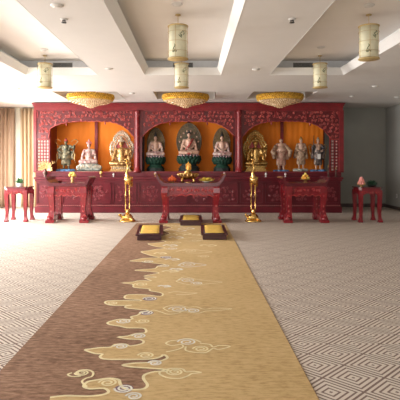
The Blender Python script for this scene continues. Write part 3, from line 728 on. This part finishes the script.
# ------------------------------------------------------------------ altar tables
TZ = .98
def altar_table(w, d, loc, label, e=.07, fh=.15):
    t = thing('altar_table', label, 'table', loc, 0, None)
    h = w/2
    # top with everted ends, profile along X
    up = [(-h-e,TZ+fh),(-h-e+.035,TZ+fh+.005),(-h-e*.35,TZ+fh*.5),(-h+.05,TZ+.012),(-h+.12,TZ),(h-.12,TZ),(h-.05,TZ+.012),(h+e*.35,TZ+fh*.5),(h+e-.035,TZ+fh+.005),(h+e,TZ+fh)]
    lo = [(h+e+.01,TZ+fh-.035),(h+e*.6,TZ+fh*.25),(h+.01,TZ-.04),(h-.03,TZ-.08),(-h+.03,TZ-.08),(-h-.01,TZ-.04),(-h-e*.6,TZ+fh*.25),(-h-e-.01,TZ+fh-.035)]
    MB().prism(up+lo, -.02, d+.02).build('top','tabletop',t)
    # waist + scalloped apron, front and back and sides
    ap = MB()
    def apron(L, z0, z1):
        n=40; pts=[(-L+2*L*i/n, z1) for i in range(n+1)]
        bt=[]
        for i in range(n,-1,-1):
            u=-1+2*i/n; z = z0+.05*(1-abs(u)**3)+.018*math.cos(u*PI*6)
            if abs(u)>.86: z = z0-.05*(abs(u)-.86)/.14
            bt.append((L*u,z))
        return pts+bt
    for y0 in (.02,d-.045): ap.prism(apron(h-.03,.63,TZ-.081), y0, y0+.025)
    for s in (-1,1):
        x=s*(h-.045); ap.box(x-.012,x+.012,.046,d-.046,.76,TZ-.081)
    a_=ap.build('apron','table',t)
    cv=MB(); cv.tube([(x,.016,z) for x,z in apron(h-.03,.63,TZ-.081)[41:]],.012,6); scrollwork(cv,lambda x,z:True,-h+.1,h-.1,.72,.88,.014,.085,.011,seed=int(w*100)); 
    for i in range(24): cv.ball((-h+.08+(2*h-.16)*i/23,.012,.885),.012,(1.3,.6,.7),6,4)
    cv.build('carving','table_c',a_)
    for sx in (-1,1):
        for yy,sy in ((.05,-1),(d-.05,1)):
            L=MB(); pts=[(.0,TZ-.082,.13),(.006,.86,.155),(.016,.74,.155),(.008,.60,.135),(-.005,.42,.115),(-.008,.30,.115),(.006,.20,.14),(.016,.13,.17),(.02,.07,.18)]
            # square S-curved leg
            vs=[];fs_=[]
            for dx,z,wd in pts:
                cx=sx*(h-.085+dx); c_y=yy+sy*dx*.6
                vs+=[(cx-wd/2,c_y-wd/2,z),(cx+wd/2,c_y-wd/2,z),(cx+wd/2,c_y+wd/2,z),(cx-wd/2,c_y+wd/2,z)]
            for j in range(len(pts)-1):
                for k in range(4): fs_.append((j*4+k,j*4+(k+1)%4,j*4+4+(k+1)%4,j*4+4+k))
            fs_+=[(0,1,2,3),(len(vs)-4,len(vs)-3,len(vs)-2,len(vs)-1)]
            L.add(vs,fs_); 
            l_=L.build('leg','table',t)
            f_=MB(); cx=sx*(h-.085+.03); c_y=yy+sy*.02
            f_.box(cx-.112,cx+.112,c_y-.10,c_y+.10,0,.07,.015); f_.ball((cx,c_y-.04,.10),.08,(1.05,1,.8),10,7); f_.build('foot','table',l_)
            c_=MB()
            for q in range(5): c_.ball((sx*(h-.08),yy-.068+(0 if q<2 else .018),.80-q*.13),.024,(1,.7,1.3),6,5)
            spiral(c_,cx,.17,.04,yy-.07+sy*.015,1.4,.011,sx); c_.build('carving','table_c',l_)
    # side stretchers near the floor
    for s in (-1,1): 
        S_=MB(); S_.box(s*(h-.085)-.022,s*(h-.085)+.022,.07,d-.07,.02,.17,.02); S_.build('stretcher','table',t)
    return t
YT=12.2
cxT=lambda a,b: ((a+b)/2-193)*YT/F
altar_table(.95,.78,(cxT(46.5,88),YT,0),'red carved altar table with upturned ends at the left, beside a square red stand')
altar_table(1.43,.78,(cxT(160.5,220.5),YT,0),'wide red carved altar table with upturned ends in the middle behind the kneeling benches',.14,.21)
altar_table(1.01,.78,(cxT(284,328.5),YT,0),'dark red carved altar table with upturned ends at the right, holding a fruit pile')
# square side tables
def side_table(loc,label):
    t=thing('side_table',label,'table',loc,0); h=.29; d=.58; z=.875
    c=.05; oct_=[(-h+c,0),(h-c,0),(h,c),(h,d-c),(h-c,d),(-h+c,d),(-h,d-c),(-h,c)]
    def slab(z0,z1,k,m,name):
        vs=[(x*k,(y-d/2)*k+d/2,z0) for x,y in oct_]+[(x*k,(y-d/2)*k+d/2,z1) for x,y in oct_]
        MB().add(vs,[tuple(range(8))[::-1],tuple(range(8,16))]+[(i,(i+1)%8,8+(i+1)%8,8+i) for i in range(8)]).build(name,m,t)
    slab(z-.03,z,1.02,'tabletop','top'); slab(z-.075,z-.0302,.93,'table','waist')
    ap=MB()
    for k in range(4):
        n=24; ang=k*PI/2; R=Matrix.Rotation(ang,4,'Z'); pts=[]
        up=[(-h+.03+(2*h-.06)*i/n,z-.0755) for i in range(n+1)]
        bt=[(-h+.03+(2*h-.06)*i/n, z-.25+(.085*(1-abs(-1+2*i/n)**4))+.012*math.cos(i/n*2*PI*3)) for i in range(n,-1,-1)]
        q=MB().prism(up+bt,-h+.01,-h+.032)
        vs=[R@Vector(v) for v in q.v]; ap.add([(v.x,v.y+d/2,v.z) for v in vs],q.f)
    a_=ap.build('apron','table',t)
    cv=MB(); scrollwork(cv,lambda x,zz:True,-h+.06,h-.06,z-.16,z-.09,.005,.06,.006,seed=5); cv.build('carving','table_c',a_)
    for sx in (-1,1):
        for sy in (-1,1):
            pts=[(-.01,z-.08,.10),(-.008,z-.2,.10),(-.012,.5,.088),(-.016,.25,.072),(-.010,.12,.070),(.0,.06,.085),(.004,.035,.10)]
            vs=[];f_=[]
            for dx,zz,wd in pts:
                cx=sx*(h-.045+dx); cy2=d/2+sy*(h-.045+dx); vs+=[(cx-wd/2,cy2-wd/2,zz),(cx+wd/2,cy2-wd/2,zz),(cx+wd/2,cy2+wd/2,zz),(cx-wd/2,cy2+wd/2,zz)]
            for j in range(len(pts)-1):
                for k in range(4): f_.append((j*4+k,j*4+(k+1)%4,j*4+4+(k+1)%4,j*4+4+k))
            f_+=[(0,1,2,3),tuple(range(len(vs)-4,len(vs)))]
            l_=MB().add(vs,f_).build('leg','table',t); cx=sx*(h-.045); cy2=d/2+sy*(h-.045)
            MB().box(cx-.055,cx+.055,cy2-.055,cy2+.055,0,.036,.008).build('foot','table',l_)
    return t
LT=((16.2-193)*12.4/F,12.35,0); RT=((370.3-193)*12.3/F,12.25,0)
side_table(LT,'square red side table beside the curtains with a potted plant on it')
side_table(RT,'square dark red side table near the grey right wall with two offerings on it')

# ------------------------------------------------------------------ kneeling benches
def bench(xl,xr,yb,label,L,rz=0):
    Y=F*H/(yb-162); X=((xl+xr)/2-193)*Y/F; w=(xr-xl)*Y/F
    t=thing('kneeling_bench',label,'bench',(X,Y+.03,zr+.0035),rz); h=w/2-.02
    MB().box(-h+.02,h-.02,.01,L-.03,0,.085,.008).build('base','darkwood',t)
    MB().box(-h-.01,h+.01,-.02,L,.0855,.115,.01).build('top_frame','darkwood',t)
    # padded cushion
    cw,c0,c1=h-.058,.035,L-.05; n=12; vs=[]; f_=[]
    for j in range(n+1):
        for i in range(n+1):
            u,v=i/n*2-1,j/n*2-1; e=(1-abs(u)**6)*(1-abs(v)**8); vs.append((u*cw,(c0+c1)/2+v*(c1-c0)/2,.1155+.022*e))
    for j in range(n):
        for i in range(n): o=j*(n+1)+i; f_.append((o,o+1,o+n+2,o+n+1))
    m=MB().add(vs,f_,True); m.build('cushion','cushion',t)
    p=MB(); p.tube([(-cw,c0,.12),(cw,c0,.12),(cw,c1,.12),(-cw,c1,.12),(-cw,c0,.12)],.008,6); p.build('piping','darkwood',t)
bench(134.8,163.5,241,'dark kneeling bench with gold cushion on the runner, nearest the left brass crane',1.40,.06)
bench(200.6,228.8,240.6,'dark kneeling bench with gold cushion on the gold right half of the runner',1.40,-.01)
bench(178.6,203.0,226.2,'smaller-looking dark kneeling bench with gold cushion, just in front of the middle altar table',1.25)

# ------------------------------------------------------------------ brass cranes on turtles
def crane(x, rz, label):
    Y=12.45; t=thing('crane_candlestick',label,'candlestick',((x-193)*Y/F,Y,zr if x<200 and x>135 else .0),rz)
    k=MB(); k.lathe([(.20,0),(.21,.02),(.19,.045),(.17,.05)],n=28,sy=.9); k.build('base_plate','brass',t)
    pr=[('s',(0,0,.10),.12,(1.1,.95,.75)),('c',(-.10,-.02,.10),(-.17,-.04,.15),.035,.035),('s',(-.19,-.05,.17),.04)]
    for sx in (-1,1):
        for sy in (-1,1): pr.append(('c',(sx*.07,sy*.07,.09),(sx*.13,sy*.10,.055),.035,.03))
    blob('turtle',pr,'brass',t,.009,None,1)
    s_=MB(); s_.lathe([(.135,.11),(.125,.14),(.09,.185),(.045,.215),(.03,.23)],n=12,smooth=False,sy=.88); s_.lathe([(.045,.22),(.06,.25),(.03,.28),(.055,.31)],n=14); s_.build('shell','brass',t)
    for sx in (-1,1):
        l=MB(); l.tube([(sx*.045,0,.29),(sx*.05,0,.34),(sx*.052,.01,.60),(sx*.055,.0,.64),(sx*.048,0,.68),(sx*.045,.01,.98)],[.026,.014,.015,.02,.015,.024],10)
        for a in (-.5,0,.5,PI): l.tube([(sx*.045,0,.30),(sx*.045+.05*math.sin(a),-.06*math.cos(a),.30)],[.01,.006],6)
        l.build('leg','brass',t)
    body=[('s',(.02,.02,1.05),.09,(1.15,1.0,1.25)),('c',(.02,.04,1.0),(.09,.10,.90),.06,.03),('c',(0,-.02,1.12),(-.02,-.03,1.22),.06,.034),('c',(-.02,-.03,1.22),(.015,-.02,1.34),.032,.025),('c',(.015,-.02,1.34),(-.005,-.03,1.46),.024,.022),('s',(-.015,-.04,1.49),.035,(1.1,1,1))]
    ex=MB(); ex.tube([(-.035,-.05,1.49),(-.10,-.10,1.50)],[.014,.004],6); ex.ball((-.03,-.068,1.50),.006,n=6,m=4); ex.ball((.0,-.073,1.50),.006,n=6,m=4)
    blob('crane_body',body,'brass',t,.009,ex,1)
    w=MB()
    for sx in (-1,1):
        for q in range(5): w.ball((.02+sx*.095,.03+.012*q,1.08-.035*q),.05,(.25,.6,1.1),8,6)
    w.build('wing','brass',t)
    c=MB(); c.lathe([(.012,1.51),(.012,1.545),(.05,1.56),(.055,1.575),(.02,1.575)],(-.015,-.04,0),16); c.build('candle_dish','brass',t)
crane(127.6,0,'tall brass crane candlestick on a turtle, left of the kneeling benches')
crane(253.3,.0,'tall brass crane candlestick on a turtle, standing before the right gilded deity')

# ------------------------------------------------------------------ offerings
def leafy(root, name, m, n, r, h, c=(0,0,0), seed=1, wid=.3):
    rnd=random.Random(seed); mb=MB()
    for i in range(n):
        a=2*PI*i/n+rnd.uniform(-.3,.3); el=rnd.uniform(.15,1.3); R=r*rnd.uniform(.7,1)
        d=Vector((math.cos(a)*math.cos(el),math.sin(a)*math.cos(el),math.sin(el)*h/r)); e=Vector(c)+d*R; s=Vector((-math.sin(a),math.cos(a),0))*R*wid
        mid=Vector(c)+d*R*.55; th=Vector((0,0,.003))
        vs=[Vector(c),mid+s,e,mid-s]; vs=[v+th for v in vs]+[v-th for v in vs]
        mb.add(vs,[(0,1,2,3),(7,6,5,4),(0,1,5,4),(1,2,6,5),(2,3,7,6),(3,0,4,7)])
    return mb.build(name,m,root)
t=thing('potted_plant','small green leafy plant in a white pot on the left side table','plant',(LT[0]+.03,LT[1]+.24,.876))
MB().lathe([(.055,0),(.06,.01),(.075,.07),(.08,.085),(.07,.085)],n=20).build('pot','ceram',t)
leafy(t,'foliage','leaf',40,.15,.17,(0,0,.075),3)
t=thing('lotus_offering','pink and red stacked lotus offering in a gold dish on the right side table','offering',(RT[0]-.17,RT[1]+.2,.876))
MB().lathe([(.05,0),(.05,.01),(.02,.02),(.09,.045),(.1,.06)],n=20).build('dish','gold2',t)
mb=MB()
for r in range(4):
    n=9-r*2
    for i in range(n): a=2*PI*i/n+r; mb.ball((.07*(1-r*.26)*math.cos(a),.07*(1-r*.26)*math.sin(a),.085+r*.042),.034,(1,1,1.2),8,6)
mb.tube([(0,0,.2),(0,0,.26)],[.025,.004],8); mb.build('petals','pinkf',t)
mb=MB()
for i in range(5): a=i*1.26+.4; mb.ball((.075*math.cos(a),.075*math.sin(a),.078),.026,n=8,m=6)
mb.build('flowers','fruit_y',t)
t=thing('low_plant','low mound of dark green foliage in a shallow bowl on the right side table','plant',(RT[0]+.125,RT[1]+.28,.876))
MB().lathe([(.07,0),(.11,.03),(.12,.04),(.10,.04)],n=20).build('bowl','black',t); leafy(t,'foliage','dleaf',110,.19,.15,(0,0,.035),5,.22)
# gilt censer on the middle table
cX=cxT(160.5,220.5)
def onT(x,dy=.3): return ((x-193)*(YT+dy)/F,YT+dy,TZ+.0005)
t=thing('incense_burner','ornate gold footed incense bowl on the middle altar table','incense burner',onT(188)); t.scale=(1.15,1.15,1.2)
MB().lathe([(.06,.07),(.16,.09),(.20,.13),(.205,.17),(.23,.19),(.23,.20),(.17,.20)],n=28,ripple=.04).build('bowl','gold',t)
for i in range(4):
    a=PI/4+i*PI/2; m=MB(); m.tube([(.14*math.cos(a),.14*math.sin(a),.10),(.19*math.cos(a),.19*math.sin(a),.05),(.16*math.cos(a),.16*math.sin(a),.0)],[.03,.022,.028],8); m.build('leg','gold',t)
m=MB()
for i in range(16): a=2*PI*i/16; m.ball((.215*math.cos(a),.215*math.sin(a),.165),.024,(1,1,1.1),7,5)
m.build('petal_rim','gold2',t)
m=MB(); m.lathe([(.07,.20),(.09,.22),(.05,.25),(.04,.27)],n=16); m.build('ash_cup','gold',t)
t=thing('standing_figure','small orange-gold standing figure with raised arm behind the gold incense bowl','statue',((188.5-193)*14.7/F,14.72,1.0553))
MB().lathe([(.10,0),(.11,.02),(.07,.05),(.10,.09),(.09,.11)],n=18).build('lotus_base','gold2',t)
standing(t,.10,.36,'fruit','fruit','hair','sword',vox=.006)
t=thing('red_lotus_lamp','orange-red lotus lamp on the middle altar table, left of the gold bowl','lamp',onT(172))
MB().lathe([(.06,0),(.06,.01),(.02,.025),(.05,.05),(.055,.06)],n=18).build('stand','gold2',t)
m=MB()
for r,(k,z,n) in enumerate(((.085,.075,9),(.05,.105,7),(.0,.14,1))):
    for i in range(n): a=2*PI*i/n+r; m.ball((k*math.cos(a),k*math.sin(a),z),.035,(.8,.8,1.3),8,6)
m.build('petals','flame',t)
t=thing('flower_offering','flat spray of yellow flowers on the middle altar table, right of the gold bowl','flowers',onT(206.5))
MB().lathe([(.05,0),(.10,.02),(.11,.03),(.08,.03)],n=18).build('dish','ceram',t); leafy(t,'petals','yellow',90,.25,.12,(0,0,.035),8,.12)
# left altar table offerings
def onL(x,dy=.3): return ((x-193)*(YT+dy)/F,YT+dy,TZ+.0005)
t=thing('flower_vase','slender dark vase holding a fan of dry golden leaves, by the left lattice screen','vase',((45.5-193)*14.72/F,14.70,1.0553))
MB().lathe([(.055,0),(.06,.012),(.03,.03),(.07,.10),(.075,.14),(.03,.19),(.045,.23)],n=20).build('vase','candle',t)
m=MB()
for i in range(11):
    a=PI*(-.02+1.0*i/10); L=.30*(1 if 2<i<9 else .8); c=Vector((math.cos(a),0,math.sin(a)))
    b=Vector((0,0,.22)); e=b+c*L; s=Vector((-c.z,0,c.x))*.03; y=.008*(i%2)
    vs=[b+Vector((0,y,0)),b+c*L*.6+s+Vector((0,y-.03,0)),e+Vector((0,y-.05,0)),b+c*L*.6-s+Vector((0,y-.03,0))]
    vs+= [v+Vector((0,.006,0)) for v in vs]; m.add(vs,[(0,1,2,3),(7,6,5,4),(0,1,5,4),(1,2,6,5),(2,3,7,6),(3,0,4,7)])
m.build('leaves','gold2',t)
m=MB(); m.tube([(.05,0,.22),(.15,0,.33),(.22,0,.42),(.20,-.01,.50)],[.008,.009,.01,.004],6); m.tube([(.18,0,.37),(.26,0,.42),(.33,0,.41)],[.008,.01,.004],6); m.tube([(.20,0,.40),(.28,0,.48)],[.008,.004],6); m.build('branch','gold2',t)
def small_vase(loc,label,mv,mf,s=1.0,name='flower_vase',cat='vase',n=26):
    t=thing(name,label,cat,loc); MB().lathe([(.04*s,0),(.045*s,.01*s),(.02*s,.03*s),(.05*s,.07*s),(.03*s,.11*s),(.04*s,.13*s)],n=16).build('vase',mv,t)
    m=MB(); rnd=random.Random(int(loc[0]*100))
    for i in range(n): m.ball((rnd.uniform(-.06,.06)*s,rnd.uniform(-.05,.05)*s,(.14+rnd.uniform(0,.09))*s),.019*s,n=7,m=5)
    m.build('flowers',mf,t); return t
small_vase(onL(72.5),'small gold vase with cream and pink flowers on the left altar table','gold2','fruit_y',1.15)
MBc=MB()
t=thing('offering_bowl','small dark bowl low on the left altar table, left of its flower vase','bowl',onL(60,.3)); MBc.lathe([(.03,0),(.035,.01),(.06,.04),(.07,.05),(.055,.048)],n=16); MBc.build('bowl','tabletop',t); m=MB()
for i in range(6): m.ball((.03*math.cos(i*1.05),.03*math.sin(i*1.05),.055),.016,n=6,m=4)
m.build('fruit','robe_r',t)
# lamps and cups along the counter front
def oncounter(x): return ((x-193)*14.68/F,14.69,1.0553)
def cup(x,label,m1,m2,s=1.0):
    t=thing('butter_lamp',label,'lamp',oncounter(x),0,'butter lamps on the counter')
    MB().lathe([(.03*s,0),(.032*s,.01*s),(.012*s,.025*s),(.012*s,.045*s),(.04*s,.08*s),(.045*s,.10*s),(.035*s,.10*s)],n=16).build('cup',m1,t)
    k=MB(); k.ball((0,0,.115*s),.032*s,(1,1,.9),10,7); k.build('wax',m2,t)
cup(101,'round-topped gold lamp on the counter, under the white seated deity','gold2','fruit_y',1.2)
cup(113.5,'small pale lamp on the counter, below the left gilded deity','ceram','ceram',.8)
cup(155.5,'small pale lamp on the counter, below the left Buddha','gold2','pink',1.05)
cup(266,'small white lamp on the counter, right of the right gilded deity','ceram','ceram',.9)
cup(224.5,'small pink lamp on the counter, below the right Buddha','gold2','pink',1.0)
cup(285.5,'small pale lamp on the counter, below the pink monk statue','ceram','pink',.9)
# fruit pile on right altar table
t=thing('fruit_stand','gold stand carrying a pile of oranges on the right altar table','fruit stand',onL(305.5))
MB().lathe([(.06,0),(.065,.01),(.02,.03),(.02,.05),(.12,.075),(.13,.085),(.10,.085)],n=22).build('stand','gold2',t)
pts=[]
for r,(k,z,n) in enumerate(((.075,.118,7),(.0,.118,1),(.048,.168,4),(.0,.215,1))):
    for i in range(n): a=2*PI*i/n+r*.4; pts.append((k*math.cos(a),k*math.sin(a),z))
wl=Vector(t.location)
om=MB().ball((0,0,0),.034,n=12,m=8).mesh('orange',['fruit']); ym=MB().ball((0,0,0),.034,n=12,m=8).mesh('orange',['fruit_y'])
for i,p in enumerate(pts):
    o=bpy.data.objects.new('orange', om if i%3 else ym); C.objects.link(o); o.location=wl+Vector(p); tag(o,'orange in the fruit pile on the right altar table','orange','oranges piled on the gold stand')
# dark bronze candlesticks at the right end
for i,(x,hh,lb) in enumerate(((328.5,.30,'taller dark bronze candlestick at the right end of the counter'),(336,.24,'shorter dark bronze candlestick, last at the right end of the counter'))):
    t=thing('bronze_candlestick',lb,'candlestick',oncounter(x),0)
    MB().lathe([(.05,0),(.055,.012),(.015,.04),(.03,hh*.4),(.013,hh*.5),(.02,hh*.8),(.045,hh*.9),(.04,hh*.92)],n=16).build('stem','candle',t)
    MB().lathe([(.014,hh*.92),(.014,hh*1.2),(.003,hh*1.23)],n=10).build('candle','gold2',t)

# ------------------------------------------------------------------ lanterns
def lantern(X,Y,label,src=None):
    if src: return dup(src,(X,Y,2.98),label,'paper lanterns under the ceiling')
    t=thing('paper_lantern',label,'lantern',(X,Y,2.98),0,'paper lanterns under the ceiling')
    R=.128; h=.485
    MB().lathe([(R*.6,.012),(R,.014),(R,h-.014),(R*.6,h-.012)],n=32).build('shade','cream',t)
    for z,nm in ((0.0,'bottom_ring'),(h-.016,'top_ring')):
        m=MB(); m.lathe([(.146,0),(.150,.004),(.150,.012),(.146,.016)],(0,0,z),32); m.build(nm,'wire',t)
    m=MB()
    for i in range(6):
        a=2*PI*i/6+.3; m.tube([(.143*math.cos(a),.143*math.sin(a),.01),(.143*math.cos(a),.143*math.sin(a),h-.01)],.0030,6)
    for z in (.11,.25,.39): m.tube([(.144*math.cos(2*PI*i/24),.144*math.sin(2*PI*i/24),z) for i in range(25)],.0028,5)
    m.build('frame','wire',t)
    m=MB(); rnd=random.Random(4)
    for a0,z0 in ((-1.95,.13),(-1.1,.32),(1.2,.2),(2.6,.3)):
        for i in range(8):
            a=a0+rnd.uniform(-.22,.22); z=z0+rnd.uniform(-.06,.06); R2=R+.001; tl=rnd.uniform(.02,.04); da=rnd.uniform(-.25,.25)
            m.tube([(R2*math.cos(a),R2*math.sin(a),z),(R2*math.cos(a+da*.5),R2*math.sin(a+da*.5),z+tl*.5),(R2*math.cos(a+da),R2*math.sin(a+da),z+tl)],[.002,.009,.002],5)
    m.build('ink_painting','ink',t)
    m=MB(); m.tube([(0,0,h-.02),(0,0,.649)],.004,6); m.lathe([(.04,.635),(.04,.6495)],n=16); m.build('cord','wire',t)
    return t
l0=lantern(-.217,7.15,'nearer and larger of the two cream paper lanterns hanging in the middle ceiling tray')
lantern(-.23,9.9,'farther cream paper lantern in the middle tray, just above the centre chandelier',l0)
lantern(-2.96,9.9,'cream paper lantern at the far end of the left ceiling tray',l0)
lantern(2.54,9.9,'farther, smaller cream paper lantern hanging in the right ceiling tray',l0)
lantern(2.54,7.15,'nearer, larger cream paper lantern hanging in the right ceiling tray',l0)

# ------------------------------------------------------------------ chandeliers
def chandelier(X,label,src=None):
    if src: return dup(src,(X,cy,2.98),label,'crystal chandeliers before the shrine')
    t=thing('crystal_chandelier',label,'chandelier',(X,cy,2.98),0,'crystal chandeliers before the shrine')
    MB().lathe([(.10,.36),(.12,.40),(.2,.60),(.22,.6495)],n=24).build('canopy','gold2',t)
    m=MB(); m.lathe([(.585,.19),(.60,.20),(.61,.25),(.61,.33),(.58,.345),(.10,.37),(.10,.35),(.56,.325),(.57,.20)],n=48); m.build('gold_rim','chand',t)
    m=MB()
    for r,z in ((.615,.32),(.625,.28),(.61,.24),(.585,.20)):
        n=64
        for i in range(n): a=2*PI*(i+.5*(int(z*100)//4%2))/n; m.ball((r*math.cos(a),r*math.sin(a),z),.024,(1,1,1.05),6,4)
    o=m.build('amber_bead_rows','chand',t); o['kind']='stuff'
    m=MB()
    prof=[(.56,.19),(.53,.165),(.47,.14),(.39,.12),(.30,.10),(.22,.075),(.14,.045),(.07,.015),(.02,.0)]
    m.lathe(prof,n=40,smooth=False); o=m.build('crystal_bowl','crystal',t)
    m=MB()
    for r,z in prof[:-1]:
        n=max(8,int(2*PI*r/.055))
        for i in range(n): a=2*PI*i/n; m.ball((r*math.cos(a),r*math.sin(a),z-.004),.019,(1,1,1.2),5,4)
    m.ball((0,0,.0),.02,n=8,m=6)
    o=m.build('crystal_beads','crystal',t); o['kind']='stuff'
    return t
c0=chandelier(chx[0],'gold and crystal bowl chandelier at the left, above the left niche')
chandelier(chx[1],'gold and crystal bowl chandelier in the middle, above the centre niche',c0)
chandelier(chx[2],'gold and crystal bowl chandelier at the right, above the right niche',c0)

# ------------------------------------------------------------------ ceiling fittings
def ceil_at(x,y,up=False):
    h=(ZU if up else ZC)-H; Y=F*h/(162-y); return ((x-193)*Y/F,Y,H+h-.0005)
def downlight(x,y,up,label):
    t=thing('ceiling_downlight',label,'downlight',ceil_at(x,y,up),0,'small white ceiling downlights')
    MB().lathe([(.045,-.022),(.06,-.020),(.075,-.006),(.075,0)],n=24).build('trim_ring','fix',t)
    MB().lathe([(.03,-.03),(.04,-.026),(.04,-.0225)],n=16).build('lens','ceram',t)
for x,y,u,l in [(57,5,0,'small ceiling light near the top left corner, right of the left tray'),(17,88,0,'small white ceiling light before the left curtains, nearer the lantern'),(3,94,0,'small white ceiling light at the far left edge above the curtains'),
    (109,68.5,0,'small white ceiling light between the left and middle trays, right of the left air grille'),(132,93,0,'small white ceiling light between the left and middle chandeliers'),(256,69,0,'small white ceiling light between the middle and right trays'),
    (375,86,0,'small white ceiling light above the grey back wall, nearer the viewer'),(352,96,0,'small white ceiling light right of the right chandelier'),(397,97,0,'small white ceiling light by the right wall corner'),
    (44,49,1,'small white ceiling light inside the left tray'),(321,47,1,'small white ceiling light inside the right tray, above the farther lantern'),(369,5,1,'small white ceiling light inside the right tray, above the nearer lantern'),(177,4,1,'small white ceiling light inside the middle tray, above the nearer lantern')]:
    downlight(x,y,u,l)
def sprinkler(x,y,label):
    t=thing('ceiling_sprinkler',label,'sprinkler',ceil_at(x,y),0,'dark ceiling sprinklers')
    MB().lathe([(.05,-.012),(.06,-.008),(.06,0)],n=20).build('plate','fix',t)
    m=MB(); m.tube([(0,0,-.012),(0,0,-.05)],.01,8); m.lathe([(.04,-.055),(.045,-.05)],n=14); 
    for s in (-1,1): m.tube([(s*.012,0,-.012),(s*.03,0,-.03),(s*.02,0,-.05)],.007,6)
    m.build('sprinkler_head','black',t)
    t.scale=(.75,.75,.9)
sprinkler(64,19,'dark sprinkler head in the ceiling strip between the left and middle trays')
sprinkler(292,19,'dark sprinkler head in the ceiling strip between the middle and right trays')
# air grilles on the far walls of the trays
def grille(x0,x1,label):
    Y=10.24+.19; X0,X1=(x0-193)*Y/F,(x1-193)*Y/F; zc=3.525; t=thing('air_grille',label,'air grille',((X0+X1)/2,Y-.001,zc-.065),0)
    w=(X1-X0)/2
    m=MB(); m.box(-w,w,-.012,0,0,.012).box(-w,w,-.012,0,.118,.13).box(-w,-w+.012,-.012,0,.0121,.1179).box(w-.012,w,-.012,0,.0121,.1179); m.build('frame','ventg',t)
    MB().box(-w+.012,w-.012,-.003,0,.0121,.1179).build('duct','black',t)
    for i in range(6): MB().box(-w+.0121,w-.0121,-.010,-.0035,.022+i*.016,.029+i*.016).build('slat','ventg',t)
grille(53,72.5,'dark air grille on the far wall of the left ceiling tray')
grille(173,193,'dark air grille on the far wall of the middle ceiling tray, behind a lantern')
grille(293,313,'dark air grille on the far wall of the right ceiling tray')
# outlet on right wall
Yo=(XR)*F/(397-193); zo=H-(196-162)*Yo/F
t=thing('wall_socket','small pale wall socket low on the right wall','socket',(XR-.0005,Yo,zo)); m=MB().box(-.012,0,-.045,.045,-.06,.06,.003); m.build('plate','fix',t); MB().box(-.015,-.0122,-.02,.02,-.025,.025).build('outlet','ventg',t)

# ------------------------------------------------------------------ light
def area(name, loc, rot, sx, sy, e, col=(1,1,1)):
    l=bpy.data.lights.new(name,'AREA'); l.shape='RECTANGLE'; l.size=sx; l.size_y=sy; l.energy=e; l.color=col
    o=bpy.data.objects.new(name,l); C.objects.link(o); o.location=loc; o.rotation_euler=rot; return o
for a,b in wins:
    area('window_daylight',(XL-.25,(a+b)/2,1.6),(0,-PI/2+.55,0),2.6,b-a,{-2.6:60,1.2:150,5.0:330,8.8:620,12.6:620}[a],(1,.98,.955))
for a,b in rw:
    area('window_daylight',((a+b)/2,YF-.25,1.6),(PI/2-.3,0,0),b-a,2.6,135,(1,.95,.91))  # camera-side fill, added at unseen openings behind the viewer
w=bpy.data.worlds.new('World'); bpy.context.scene.world=w; w.use_nodes=True
w.node_tree.nodes['Background'].inputs[0].default_value=(.85,.9,1,1); w.node_tree.nodes['Background'].inputs[1].default_value=1.0

cam=bpy.data.cameras.new('Camera'); co=bpy.data.objects.new('Camera',cam); C.objects.link(co)
co.location=(0,0,H); co.rotation_euler=(PI/2,0,0); cam.sensor_width=36; cam.lens=F/400*36
cam.shift_x=.0175; cam.shift_y=-.095; cam.clip_start=.05
sc=bpy.context.scene; sc.camera=co
sc.view_settings.view_transform='Standard'; sc.view_settings.look='None'; sc.view_settings.gamma=1; sc.view_settings.exposure=-.3; sc.view_settings.use_curve_mapping=False
